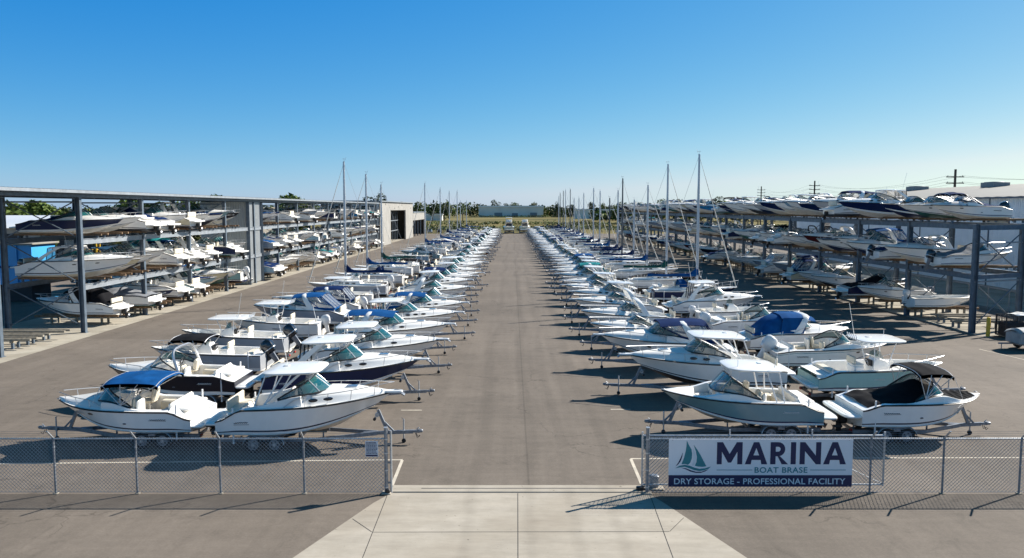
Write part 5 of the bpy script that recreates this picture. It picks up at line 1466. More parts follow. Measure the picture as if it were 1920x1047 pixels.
# sailing yachts where the photo shows their masts: (row, y, tip, mast height, dressing)
SLY = {'L1': {}, 'R2': {}}
def sail_at(row, y, mh, side, cov, mast='mast', dod=None, sd=0, big=1.0):
    rec = sailer(look='{s}sailboat with '+cov+' sail cover'+(' and hood' if dod else ''), side='gel_'+side if side else 'gel', cov='canvas_'+cov, mast_h=mh, mast=mast, dodger='canvas_'+dod if dod else None, seed=sd, big=big,
                 stripe='gel_upper' if side else 'stripe', L=7.6 if y < 100 else 7.2)
    rec.look = rec.look.replace('{s}', (COLOURS[side]+' hulled ') if side else 'white ')
    if mast != 'mast': rec.look = rec.look.replace('sailboat with', 'dark masted sailboat with', 1)
    SLY[row][y] = rec
sail_at('L1', 76.5, 11.3, 'grey', 'navy', sd=1); sail_at('L1', 88, 10.6, None, 'blue', sd=2, dod='navy'); sail_at('L1', 100, 9.8, None, 'green', sd=3)
for y, mh in ((145, 11.4), (167, 11.0), (199, 11.0), (219, 11.6), (243, 9), (273, 9.4)): sail_at('L1', y, mh, None, ['navy', 'blue', 'navy', 'blue', 'navy', 'blue'][int(y) % 6], sd=int(y))
sail_at('R2', 72.2, 11.7, 'navy', 'blue', sd=5, dod='blue'); sail_at('R2', 82.5, 11.4, None, 'green', sd=6); sail_at('R2', 95.5, 9.6, None, 'blue', sd=7)
for y, mh, mt in ((107, 8.0, 'mast'), (117, 11.2, 'mast_dark'), (123, 9.6, 'mast'), (134, 8.6, 'mast_dark'), (147, 10.0, 'mast'), (155, 10.8, 'mast'), (178, 10.2, 'mast'), (190, 9.4, 'mast'), (209, 9.5, 'mast'), (226, 12.2, 'mast_dark'), (244, 12.5, 'mast'), (257, 12.4, 'mast_dark'), (269, 12, 'mast_dark'), (275, 11.0, 'mast')):
    sail_at('R2', y, mh, None, 'navy' if int(y) % 2 else 'blue', mt, sd=int(y))

rg = random.Random(77)
W = {'L1': [('cr_encl', 4), ('cr_canvas', 3), ('cc_t', 3), ('cc_w', 2), ('bw_bim', 3), ('bw_plain', 1), ('bw_cov', 2), ('cr_hard', 2), ('cv', 2), ('cr_arch', 2), ('cc_o', 1), ('cv2', 1)],
     'L2': [('cr_arch', 4), ('cr_plain', 4), ('cr_hard', 3), ('cr_canvas', 2), ('bw_plain', 2), ('cr_encl', 1), ('bw_bim', 2), ('cr_solid', 1), ('cr_out', 1)],
     'R1': [('cr_arch', 4), ('cr_plain', 4), ('cr_hard', 4), ('cr_canvas', 2), ('bw_plain', 2), ('cr_encl', 2), ('bw_bim', 1), ('cr_solid', 1), ('cv', 1)],
     'R2': [('cr_encl', 4), ('cr_canvas', 3), ('cc_t', 2), ('bw_bim', 2), ('bw_plain', 2), ('cr_hard', 3), ('cv', 3), ('cr_arch', 2), ('bw_cov', 2), ('cv2', 1)]}
def pick(w):
    t = rg.random()*sum(b for a, b in w)
    for a, b in w:
        t -= b
        if t <= 0: return RC[a]
    return RC[w[-1][0]]
def lod_of(y): return 0 if y < 98 else (1 if y < 165 else 2)
for row, y0 in (('L1', 82), ('L2', 61), ('R1', 62.8), ('R2', 77.4)):
    ys = []; y = y0
    while y < 281:
        ys.append(y); y += 5.7+rg.uniform(-.25, .35)
    sl = sorted(SLY.get(row, {}))
    # a sailing yacht takes the slot nearest to where its mast stands
    use = {}
    free = list(ys)
    for s in sl:
        if row in ('L1', 'R2') and s < y0-1: use[s] = SLY[row][s]; continue
        if not free: break
        k = min(free, key=lambda q: abs(q-s)); free.remove(k); use[k] = SLY[row][s]
    for y in sorted(set(ys) | set(use)):
        tip = {'L1': -18.9, 'L2': -3.95, 'R1': 5.15, 'R2': 20.0}[row]+rg.uniform(-.45, .45)
        if y in use:
            rec = use[y]
            if row == 'R2': tip = 20.4 if y < 80 else 19.6+rg.uniform(-.3, .3)
            if row == 'L1' and y < 105: tip = -19.6
            place(row, y, tip, rec, lod_of(y), look=rec.look)
        else:
            if y > 95 and rg.random() < .045: continue
            rec = pick(W[row]); over, look = dress(rec, rg, hullp=.14)
            place(row, y+rg.uniform(-.28, .28), tip, rec, lod_of(y), look=look, over=over, rz=rg.uniform(-.065, .065), sc=min(rg.uniform(.88, 1.07), {'L1': 6.6, 'L2': 7.0, 'R1': 6.75, 'R2': 6.6}[row]/rec.geo.L), sz=rg.uniform(.92, 1.08), axles=2 if rec.geo.L > 6.3 else 1)

# ---- boats in the racks
RG = 'boats stored in the roofed rack', 'boats stored in the open rack'
TIER = ['ground tier', 'middle tier', 'top tier']
RCNT = {}
def rack_boat(side, tier, y, rec, out, tip=None, over=None, look='', lod=0, label=None, nob=False, sc=None):
    key = (side, tier); RCNT[key] = RCNT.get(key, 0)+1; n = RCNT[key]
    L = rec.geo.L*(sc or 1); zk = (LT if side == 'L' else RT)[tier]
    if side == 'L':
        front = -30.3 if tip is None else tip
        x = front-L if out else front-.3; ang = 0 if out else math.pi
        if not out: front -= .0
    else:
        front = 32.2 if tip is None else tip
        x = front+L if out else front+.4; ang = math.pi if out else 0
    lab = label or '%s, %s on %s of %s rack' % (look+(' bow out' if out else ' stern out'), ordw(n), TIER[tier], 'roofed' if side == 'L' else 'open')
    rec.put((x, y, zk+.05), ang, lab, RG[0 if side == 'L' else 1], lod, over, sc=(sc, 1.06, 1.12) if sc else None)
    if not nob: bunks(rk if side == 'L' else rr_, (LX0-.5 if side == 'L' else RX0-.6), (LX1+.5 if side == 'L' else RX1+.7), y, zk, tier)
RW = [('cr_plain', 3), ('cr_arch', 2), ('bw_plain', 3), ('bw_cov', 4), ('bw_bim', 1), ('cc_o', 2), ('bw_out', 4), ('cr_canvas', 1), ('cv', 3), ('sk', 1), ('cr_encl', 1), ('cc_w', 1), ('bw_tow', 1)]
# left, nearest bay as the photo shows it
rack_boat('L', 2, 60.2, bowrider(look='', L=7.3, B=2.4, H=1.05, Hb=1.2, side='gel_navy', stripe='gel_upper', cov='canvas_navy', cov_bow=False, bow_open=False, rail=False, seed=71, top=None), True, -29.2, label='navy and white runabout under dark cover, nearest on top tier of roofed rack')
rack_boat('L', 2, 63.4, cruiser(look='', L=7.0, H=1.05, Hb=1.3, top=None, side='gel', crown=.24, seed=72, pulpit=False, bottom='bottom'), True, -29.3, label='white cuddy cruiser with dark windshield, second on the top tier of the roofed rack')
rack_boat('L', 1, 60.4, cruiser(look='', L=8.2, B=2.6, H=1.35, Hb=1.6, top='solid', ht_z=.95, ht_l=2.1, uc=.40, hw=.5, crown=.3, seed=73, pulpit=False, ports=(), sidep=((.55, .72, .16, .04), (.74, .72, .16, .04)), motor=('cowl_black', .9, .1)), True, -28.6, label='large white express cruiser, nearest on the middle tier of the roofed rack')
rack_boat('L', 1, 63.7, bowrider(look='', L=6.6, side='gel_cream', seed=74, cov=None, bow_open=True), True, -29.6, label='cream and white bowrider behind the large express cruiser on the middle tier')
rack_boat('L', 0, 62.2, cruiser(look='', L=6.6, B=2.5, H=1.1, Hb=1.35, top='arch_tail', canvas='canvas_black', arch_u=.42, crown=.2, seed=75, pulpit=False, ports=(), sidep=((.76, .7, .14, .04),), drop=.3, side='gel_seafoam' if False else 'gel'), False, -30.3, label='white sport boat with a black cockpit cover on the ground tier of the roofed rack')
rg = random.Random(5)
for tier in (0, 1, 2):
    y = 66.6+(.6 if tier == 0 else 0)
    while y < 183.5:
        fy = min(L_Y, key=lambda q: abs(q-y))
        if YSOL0-1.3 < y < YSOL1+1.2: y += .8; continue
        if abs(y-fy) < .3: y += .5
        far = y > 125
        if rg.random() < (.06 if not far else .14): y += 3.2; continue
        rec = pick([(a, b) for a, b in RW])
        over, look = dress(rec, rg, hullp=.42, bot=True)
        out = rg.random() < (.62 if tier else .5)
        rack_boat('L', tier, y, rec, out, -29.9+rg.uniform(-.4, .5), over, look, 0 if y < 86 else (1 if y < 122 else 2), sc=rg.uniform(1.0, 1.14))
        y += 3.15+rg.uniform(0, .35)+(.5 if far else 0)
# right rack, nearest boats as the photo shows them
rack_boat('R', 2, 60.6, bowrider(look='', L=5.4, B=2.35, H=1.0, Hb=1.15, top='bimini', canvas='canvas_navy', cov='canvas_navy', cov_bow=False, bow_open=False, bim=(.62, .86), bim_z=1.0, motor=('cowl_black', 1.0, .35), platform=False, rail=False, seed=81, stripe='gel_navy', p=2.4, rake=1.1), True, 31.6, label='white runabout with navy cover, raised bimini and outboard, nearest on top of the open rack')
rack_boat('R', 2, 64.0, bowrider(look='', L=6.6, B=2.4, H=1.0, Hb=1.2, seed=82, glass='glass', bottom='gel_green', rail=False, p=2.4, rake=1.1), True, 30.7, label='white bowrider with dark green bottom and teal windshield, second on top of the open rack')
rack_boat('R', 2, 67.4, bowrider(look='', L=6.2, side='gel_navy', stripe='gel_upper', bottom='gel_navy', seed=83, rail=False, cov='canvas_black'), True, 30.9, label='navy bowrider with a white boot stripe, third on top of the open rack')
rack_boat('R', 2, 71.2, cruiser(look='', L=7.6, B=2.6, H=1.25, Hb=1.5, side='gel_navy', stripe='gel_upper', top='solid', ht_z=1.1, ht_l=2.0, uc=.40, seed=84, pulpit=False), True, 28.9, label='navy and white express cruiser with hardtop, fourth on top of the open rack')
rack_boat('R', 1, 61.3, bowrider(look='', L=6.0, B=2.3, H=1.0, Hb=1.2, accent='gel_navy', cov='canvas_grey', motor=('cowl_black', .95, .3), platform=False, bow_open=True, seed=85, stripe='gel_navy'), False, 31.9, label='white and navy runabout with grey cover, nearest on middle tier of open rack')
rack_boat('R', 1, 65.4, cruiser(look='', L=6.9, B=2.5, H=1.15, Hb=1.4, top='arch', crown=.3, seed=86, pulpit=True, glass='vinyl_smoke', motor=('cowl_black', .9, .3), platform=False, ports=(), sidep=((.55, .8, .16, .06), (.47, .8, .16, .06))), True, 30.4, label='white cruiser with dark windshield and arch, second on the middle tier of the open rack')
rack_boat('R', 1, 69.6, bowrider(look='', L=6.3, cov='canvas_navy', cov_bow=False, seed=87, motor=('cowl_black', .9, .4), platform=False), False, 31.0, label='white boat with dark blue cover, third on middle tier of open rack')
rack_boat('R', 0, 66.2, skiff(look='', L=5.6, B=2.1, H=.9, Hb=1.05, seed=88, motor=('cowl_white', .8, .2)), False, 32.6, label='small white skiff nearest on the ground tier of the open rack')
rack_boat('R', 0, 71.4, bowrider(look='', L=6.4, seed=89, bow_open=False, motor=('cowl_grey', .9, .3), platform=False, stripe='stripe'), True, 31.0, label='white runabout with grey outboard, second on the ground tier of the open rack')
RT_ = [('cr_arch', 4), ('cr_hard', 3), ('cr_canvas', 2), ('bw_bim', 3), ('bw_cov', 2), ('cc_t', 2), ('cr_encl', 2), ('cr_solid', 1), ('bw_tow', 1), ('cr_out', 1)]
rg = random.Random(9)
for tier in (0, 1, 2):
    y = {0: 75.0, 1: 73.2, 2: 75.0}[tier]
    while y < 243:
        far = y > 125
        if rg.random() < (.05 if not far else .12): y += 3.0; continue
        rec = pick(RW if tier < 2 else RT_); over, look = dress(rec, rg, hullp=.42, bot=True)
        rack_boat('R', tier, y, rec, rg.random() < .78, 31.2+rg.uniform(-.6, .6), over, look, 0 if y < 88 else (1 if y < 122 else 2), sc=rg.uniform(.96, 1.08))
        y += 3.55+rg.uniform(0, .6)+(.9 if far else 0)+(1.0 if y > 180 else 0)
for rck in (rk, rr_):
    if BUNKS[id(rck)][1].f: child('bunk_timber', BUNKS[id(rck)][1], rck, 'stuff')
# ------------------------------------------------------------------ around the racks
m = MB()
for k, (y, w) in enumerate(((51.0, 5.2), (52.6, 4.6), (54.4, 5.0))):
    m = MB()
    for s in (-.35, .35): m.box((-33.4+.2*k, y+s, .62), (w, .18, .14), 'wood_grey', .01)
    for t in (-1.6, 1.4): m.box((-33.4+t, y, .48), (.16, 1.0, .14), 'wood_grey'); m.box((-33.4+t, y-.3, .22), (.14, .14, .42), 'rack_steel'); m.box((-33.4+t, y+.3, .22), (.14, .14, .42), 'rack_steel')
    o = link('boat_cradle', m.mesh('boat_cradle')); tag(o, 'empty timber boat cradle in the near bay of the roofed rack, %s from the fence' % ordw(k+1), 'boat cradle', 'empty timber cradles')
def bollard(x, y, lab, h=1.15):
    m = MB(); m.tube([(x, y, 0), (x, y, h-.08), (x, y, h-.02), (x, y, h)], [.13, .13, .10, .04], 'yellow_paint', 12); m.box((x, y, .015), (.36, .36, .03), 'galv')
    o = link('bollard', m.mesh('bollard')); tag(o, lab, 'bollard')
v = at(482, 528); bollard(v.x, v.y, 'yellow bollard beside the sheeted bay of the roofed rack')
v = at(1852, 632); bollard(v.x, v.y, 'yellow bollard beside the near post of the open rack', 1.4)
# cradles under the right rack
for k, (x, y) in enumerate(((35.2, 60.2), (35.6, 63.0))):
    m = MB()
    for s in (-.5, .5): m.box((x, y+s, .55), (4.2, .18, .14), 'wood_grey', .01)
    for t in (-1.5, 1.3): m.box((x+t, y, .42), (.18, 1.3, .14), 'wood_grey'); m.box((x+t, y-.4, .18), (.14, .14, .36), 'rack_steel'); m.box((x+t, y+.4, .18), (.14, .14, .36), 'rack_steel')
    o = link('boat_cradle', m.mesh('boat_cradle')); tag(o, ['empty timber cradle at the near end under the open rack', 'empty timber cradle just short of the white skiff under the open rack'][k], 'boat cradle', 'empty cradles under the open rack')
# crates at the right edge
v = at(1893, 632)
r = link('wire_crate', None, None, (v.x+.1, v.y, 0)); tag(r, 'black wire mesh crate beside the open rack', 'crate')
m = MB()
for s in (-1, 1):
    for t in (-1, 1): m.beam((s*.75, t*.6, .1), (s*.75, t*.6, 1.55), .06, .06, 'black_trim', up=(1, 0, 0))
    for z in (.15, .85, 1.55): m.beam((s*.75, -.6, z), (s*.75, .6, z), .04, .05, 'black_trim'); m.beam((-.75, s*.6, z), (.75, s*.6, z), .04, .05, 'black_trim')
m.box((0, 0, .10), (1.5, 1.2, .06), 'wood_grey'); link('frame', m.mesh('frame'), r)
m = MB()
for k in range(9):
    x = -.66+k*.165
    for s in (-1, 1): m.beam((x, s*.6, .15), (x, s*.6, 1.55), .022, .022, 'black_trim', up=(1, 0, 0))
for k in range(7):
    y = -.5+k*.165
    for s in (-1, 1): m.beam((s*.75, y, .15), (s*.75, y, 1.55), .022, .022, 'black_trim', up=(1, 0, 0))
link('wire_side', m.mesh('wire_side'), r)
m = MB(); q = random.Random(3)
m.box((0, 0, .62), (1.3, 1.0, .95), 'dark_inside', .05); link('contents', m.mesh('contents'), r)
m = MB(); m.shell(lambda a, b: ((a-.5)*1.7+.9, (b-.5)*1.5+.2, 1.62+.06*math.sin(a*9+b*4)-.5*max(0, abs(b-.5)*2-.85)-.5*max(0, abs(a-.5)*2-.9)), 12, 10, .02, 'canvas_white')
o = link('tarpaulin', m.mesh('tarpaulin'), None, (v.x+.1, v.y, 0)); tag(o, 'white tarpaulin spread over the black wire crate', 'tarpaulin')
v = at(1908, 656)
r = link('utility_trailer', None, None, (v.x+.75, v.y, 0)); tag(r, 'grey box trailer under a dusty tarpaulin at the right edge of the yard', 'trailer')
m = MB(); m.box((0, 0, .80), (2.2, 1.6, .75), 'tarp_grey', .06)
for x in (-.7, 0, .7): m.box((x, -.81, .80), (.05, .03, .72), 'hvac')
link('body', m.mesh('body'), r)
m = MB(); m.shell(lambda a, b: ((a-.5)*2.3, (b-.5)*1.7, 1.22+.18*(1-abs(2*b-1)**2)+.04*math.sin(a*8+b*5)-.18*max(0, abs(2*a-1)-.9)*8), 14, 12, .02, 'tarp_grey'); link('tarpaulin', m.mesh('tarpaulin'), r)
for s in (-1, 1):
    m = MB(); m.tube([(-.2, s*.78, .30), (-.2, s*.95, .30)], .30, 'rubber', 16); m.tube([(-.2, s*.94, .30), (-.2, s*.965, .30)], .17, 'zinc_wheel', 12); link('wheel', m.mesh('wheel'), r)
m = MB(); m.beam((-1.1, 0, .42), (-2.0, 0, .42), .09, .09, 'galv'); m.box((.2, 0, .40), (2.3, 1.2, .08), 'galv'); m.tube([(-1.8, 0, .42), (-1.8, 0, .05)], .03, 'galv', 6); link('drawbar', m.mesh('drawbar'), r)

# fence between open rack and warehouse
r = link('chain_link_fence', None, None, (42.6, 56, 0)); tag(r, 'grey chain link fence between the open rack and the warehouse', 'fence')
m = MB(); m.tube([(42.6, 56, 2.0), (42.6, 150, 2.0)], .03, 'galv', 6); m.tube([(42.6, 56, 1.05), (42.6, 150, 1.05)], .012, 'galv', 4); child('top_rail', m, r)
m = MB(); link_wire(m, 56, 150, 42.6, .05, 2.0, sp=.25, r=.006, mat='galv', axis='y'); child('wire_mesh', m, r)
for k in range(32):
    y = 56+k*3.03; m = MB(); m.tube([(42.6, y, 0), (42.6, y, 2.1)], .04, 'galv', 7); child('post', m, r)

# warehouse on the right
r = link('warehouse', None, None, (54, 60, 0)); tag(r, 'large pale corrugated warehouse with a low white roof behind the open rack', 'warehouse')
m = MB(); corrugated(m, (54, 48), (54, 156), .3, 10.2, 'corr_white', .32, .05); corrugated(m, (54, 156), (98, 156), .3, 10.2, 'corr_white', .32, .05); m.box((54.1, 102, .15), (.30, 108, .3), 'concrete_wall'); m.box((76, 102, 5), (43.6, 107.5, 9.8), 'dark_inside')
child('wall', m, r)
m = MB(); rows = []
for x, z in ((53.4, 10.25), (76, 12.6), (98.6, 10.25)): rows.append([(x, 47.4+i*1.0, z+(.05 if i % 2 else 0)) for i in range(110)])
m.grid(rows, 'roof_white'); m.grid([[(x, 47.4+108.8*k, z) for k in (0, 1)] for x, z in ((53.4, 10.2), (76, 12.5), (98.6, 10.2))], 'roof_white')
ro = child('roof', m, r)
m = MB(); m.box((53.42, 101.8, 10.16), (.16, 108.4, .16), 'rack_steel'); child('gutter', m, r)
for y in (60.3, 75.5, 90.7, 105.9, 121.1, 136.3): m = MB(); m.box((53.93, y, 5.2), (.12, .14, 9.9), 'rack_steel'); child('downpipe', m, r)
m = MB(); m.box((53.90, 89.2, 8.0), (.06, 4.6, 1.7), 'canvas_tan'); m.box((53.95, 89.2, 8.0), (.06, 4.9, 2.0), 'corr_white'); child('skylight_panel', m, r)
m = MB(); m.box((53.90, 137, 6.0), (.06, 2.6, 1.5), 'port_glass'); i = child('window', m, r)
m = MB()
for s in (-1, 1): m.box((53.88, 137+s*1.35, 6.0), (.08, .16, 1.7), 'gel_upper'); m.box((53.88, 137, 6.0+s*.8), (.08, 2.6, .14), 'gel_upper')
o = link('frame', m.mesh('frame'), i)
for k, (x, y, l) in enumerate(((72, 120, 3.4), (72, 143, 3.4), (72, 108, 3.0))):
    m = MB(); z = 10.0+(x-53.4)*.104; m.box((x, y, z+.55), (2.4, l, .75), 'hvac', .03); m.box((x-.2, y, z+.94), (1.6, l*.7, .10), 'rack_steel', .03)
    for s in (-1, 1): m.box((x, y+s*l*.35, z-.05), (2.0, .2, .4), 'rack_steel')
    o = link('roof_ventilator', m.mesh('roof_ventilator')); tag(o, 'dark grey ventilator box on the warehouse roof, %s from the near end' % ['second', 'third', 'first'][k], 'ventilator', 'ventilators on the warehouse roof')

# workshop at the end of the roofed rack
r = link('workshop', None, None, (-31, 191, 0)); tag(r, 'concrete workshop with a tall open doorway at the far end of the roofed rack', 'workshop')
m = MB()
X, Xb = -31.0, -44.0; ya, yb, d0, d1 = 188.5, 251, 205, 234
zt, zd = 10.6, 8.5
m.box(((X+Xb)/2+.0, (ya+yb)/2, zt+.1), (abs(X-Xb)+.8, yb-ya+.8, .25), 'hvac')
m.box((X-.2, (ya+d0)/2, zd/2), (.4, d0-ya, zd), 'concrete_wall'); m.box((X-.2, (d1+yb)/2, zd/2), (.4, yb-d1, zd), 'concrete_wall'); m.box((X-.2, (ya+yb)/2, (zd+zt)/2), (.4, yb-ya, zt-zd), 'concrete_wall')
m.box(((X+Xb)/2-.2, yb-.2, zt/2), (abs(X-Xb)-.4, .4, zt), 'concrete_wall'); m.box((Xb-.2, (ya+yb)/2, zt/2), (.4, yb-ya, zt), 'concrete_wall')
m.box(((X+Xb)/2, (d0+d1)/2, .02), (12, 40, .04), 'concrete_old')
child('wall', m, r)
m = MB(); corrugated(m, (Xb, ya-.05), (X, ya-.05), .1, zt, 'corr_wall', .34, .05); child('cladding', m, r)
m = MB()
for k in range(9): m.tube([(X-2.2, d0+1+k*3.2, 0), (X-2.2, d0+1+k*3.2, 8.3)], .08, 'rack_steel', 6)
for z in (2.8, 5.6): m.beam((X-2.2, d0, z), (X-2.2, d1, z), .15, .2, 'rack_steel_light')
child('shelving', m, r)
m = MB()
for y, z in ((ya+2, 9.1), (197, 10.0), (212, 9.0), (219, 9.4), (226, 9.9), (245, 9.1)): m.tube([(X+.01, y, z), (X+.04, y, z)], .22, 'dark_inside', 10)
child('wall_vent', m, r)
r = link('lean_to', None, None, (-31, 252, 0)); tag(r, 'low concrete lean-to with an open front beyond the workshop', 'outbuilding')
m = MB(); m.box((X-.2, 270, 6.4), (.4, 37, 2.4), 'concrete_wall'); m.box((X-.2, 286, 2.6), (.4, 5, 5.2), 'concrete_wall'); m.box((-37.6, 288.3, 3.8), (13, .4, 7.6), 'concrete_wall'); m.box((-44.2, 270, 3.8), (.4, 37, 7.6), 'dark_inside'); m.box((-37.6, 270, 7.72), (13.6, 37.4, .22), 'hvac')
child('wall', m, r)
m = MB()
for y in (258, 266, 274): m.box((X-.3, y, 2.6), (.3, .3, 5.2), 'rack_steel')
child('post', m, r)

# yard beyond the left rack
r = link('storage_shed', None, None, (-57, 82, 0)); tag(r, 'bright blue storage shed with a pale roof rim behind the roofed rack', 'shed')
m = MB(); m.box((-58, 78.5, 3.6), (24, 4, 3.8), 'blue_shed'); m.box((-58, 76.45, 3.4), (23, .1, .2), 'canvas_blue'); m.box((-58, 78.7, .85), (23, 3.2, 1.66), 'dark_inside'); child('wall', m, r)
m = MB(); m.box((-58, 78.5, 5.6), (24.6, 4.6, .2), 'roof_white', .05); child('roof', m, r)
for k in range(7): m = MB(); m.box((-69+k*3.6, 76.4, 3.6), (.12, .12, 3.7), 'blue_shed'); child('wall_rib', m, r)
r = link('long_shed', None, None, (-100, 160, 0)); tag(r, 'long low white roofed shed beyond the roofed rack, in front of trees', 'shed')
m = MB(); m.box((-105, 162, 2.6), (80, 14, 5.2), 'concrete_wall'); child('wall', m, r)
m = MB(); m.grid([[(-146, 154, 5.2), (-64, 154, 5.2)], [(-146, 162, 7.6), (-64, 162, 7.6)], [(-146, 170, 5.2), (-64, 170, 5.2)]], 'gel_upper'); child('roof', m, r)
for k in range(9): m = MB(); m.box((-140+k*8.5, 154.96, 2.2), (4.5, .1, 3.8), 'dark_inside'); child('bay_door', m, r)
r = link('flat_shed', None, None, (-95, 190, 0)); tag(r, 'pale flat shed glimpsed between trees behind the roofed rack', 'shed')
m = MB(); m.box((-78, 196, 4.5), (38, 12, 9), 'roof_white'); child('wall', m, r)
m = MB(); m.box((-78, 196, 9.1), (38.6, 12.6, .3), 'roof_white'); child('roof', m, r)
for k, (x, y, key, lab) in enumerate(((-51, 66.5, 'bw_plain', 'white bowrider parked behind the roofed rack beside the blue shed'), (-47.5, 94, 'cr_arch', 'white cruiser with bare arch parked behind the roofed rack'), (-52, 104, 'cv', 'covered powerboat parked behind the roofed rack'), (-48, 114, 'bw_cov', 'white bowrider under its cover parked behind the roofed rack'), (-60, 128, 'cr_hard', 'white hardtop cruiser parked far behind the roofed rack'))):
    over, look = dress(RC[key], rg, canvas='blue', side=None, hullp=0)
    RC[key].put((x-4, y, KEEL), 0 if k % 2 else math.pi*.0, lab, None, 0 if k < 2 else 1, over)
    get_trailer(RC[key].geo.L).put((x-4, y, 0), 0, 'galvanised trailer under the '+lab.replace(' parked', ''), None, 1)
v = Vector((-63, 118, 0))
r = link('forklift', None, None, v); tag(r, 'yellow boat forklift parked behind the roofed rack', 'forklift')
m = MB(); m.box((0, 0, 1.3), (3.2, 1.8, 1.2), 'yellow_machine', .15); m.box((-1.2, 0, 1.6), (1.0, 1.9, 1.3), 'yellow_machine', .2); link('body', m.mesh('body'), r)
m = MB(); m.box((0.1, 0, 2.9), (1.5, 1.4, .1), 'yellow_machine', .03)
for sx_ in (-.6, .8):
    for s in (-.6, .6): m.beam((sx_, s, 1.8), (sx_, s, 2.9), .08, .08, 'black_trim', up=(1, 0, 0))
link('cab', m.mesh('cab'), r)
m = MB()
for s in (-.5, .5): m.beam((1.9, s, .3), (1.9, s, 5.8), .16, .2, 'yellow_machine', up=(1, 0, 0)); m.beam((1.9, s, .5), (4.4, s, .45), .18, .10, 'black_trim')
for z in (1, 3, 5.7): m.beam((1.9, -.5, z), (1.9, .5, z), .12, .16, 'yellow_machine')
link('mast', m.mesh('mast'), r)
for sx_ in (-1.1, 1.2):
    for s in (-1, 1): m = MB(); m.tube([(sx_, s*.75, .6), (sx_, s*1.1, .6)], .6, 'rubber', 16); link('wheel', m.mesh('wheel'), r)

# end of the lane: two motor yachts seen from astern
def yacht(seed, W, fly):
    W = W*.86
    r = Recipe('motor_yacht', 'motor yacht', ''); g = Geo(10.5, W, 1.7, 2.2, rake=1.6, p=2.2); r.geo = g
    r.part('hull', g.hull('gel_cream', 'stripe', 'antifoul'), keep='hull')
    def fz(u, v): return g.zs(u)+.03 if not (.03 < u < .25 and abs(v) < .8) else 1.0
    r.part('deck', g.deck(fz, lines([0, .1, .3, .5, .7, .85, .95, 1], [.03, .25]), lines([-1, 0, 1], [-.8, .8], .01), 'gel_upper'), keep='hull')
    m = MB(); rings = []
    for z, a, b, w in ((1.7, .24, .78, .40), (2.4, .25, .72, .38), (3.2, .26, .60, .34), (3.3, .20, .62, .37)):
        x0, x1 = a*10.5, b*10.5; rings.append([(x0, -w*W, z), (x1-.8, -w*W, z), (x1, -w*W*.5, z), (x1, w*W*.5, z), (x1-.8, w*W, z), (x0, w*W, z)])
    m.loft(rings, 'vinyl'); r.part('cabin', m, keep='hull')
    m = MB(); m.box((.245*10.5, 0, 2.45), (.06, W*.58, .95), 'port_glass')
    for s in (-1, 1): m.box((.48*10.5, s*W*.375, 2.6), (3.0, .06, .6), 'port_glass', .0)
    r.part('window', m, keep='glass')
    m = MB(); m.box((.36*10.5, 0, 3.75), (2.6, W*.62, .9), 'gel_upper', .15); m.box((.27*10.5, 0, 3.7), (.6, W*.3, .5), 'vinyl_white', .05); r.part('flybridge', m, keep='hull')
    if fly:
        m = MB(); m.slab((.36*10.5, 0, 5.0), 2.6, W*.7, .12, 'gel_upper')
        for sx_ in (2.8, 4.9):
            for s in (-1, 1): m.tube([(sx_, s*W*.3, 4.1), (sx_, s*W*.3, 5.0)], .05, 'chrome', 5)
        r.part('fly_top', m, keep='hull')
    m = MB(); m.slab((-.4, 0, .7), 1.2, W*.92, .14, 'gel_upper'); r.part('swim_platform', m, keep='hull')
    return r
yacht(1, 4.0, True).put((-1.0, 286, .7), R(92), 'white motor yacht with a flybridge top at the end of the lane, stern on', 'motor yachts at the end of the lane', 0)
yacht(2, 3.7, False).put((4.3, 287, .7), R(84), 'plainer white motor yacht right of the other at the end of the lane', 'motor yachts at the end of the lane', 0)
for x, lab in ((-1.0, 'dark steel yacht cradle under the left motor yacht at the lane end'), (4.3, 'dark steel yacht cradle under the right motor yacht at the lane end')):
    m = MB()
    for yy in (1.0, 5.0): m.box((x, 286+yy, .4), (3.6, .3, .3), 'rack_steel'); m.box((x-1.5, 286+yy, .9), (.25, .25, 1.2), 'rack_steel'); m.box((x+1.5, 286+yy, .9), (.25, .25, 1.2), 'rack_steel')
    for s in (-1.5, 1.5): m.box((x+s, 289, .22), (.25, 6, .2), 'rack_steel')
    o = link('yacht_cradle', m.mesh('yacht_cradle')); tag(o, lab, 'yacht cradle')
r = link('boundary_fence', None, None, (0, 298, 0)); tag(r, 'dark wire boundary fence across the far end of the yard', 'fence')
m = MB()
for z in (.3, .9, 1.5, 1.9): m.tube([(-74, 298, z), (75, 298, z)], .03, 'rack_steel', 4)
child('wire', m, r)
for k in range(50): m = MB(); m.tube([(-74+k*3.04, 298, 0), (-74+k*3.04, 298, 2.1)], .06, 'rack_steel', 5); child('post', m, r)
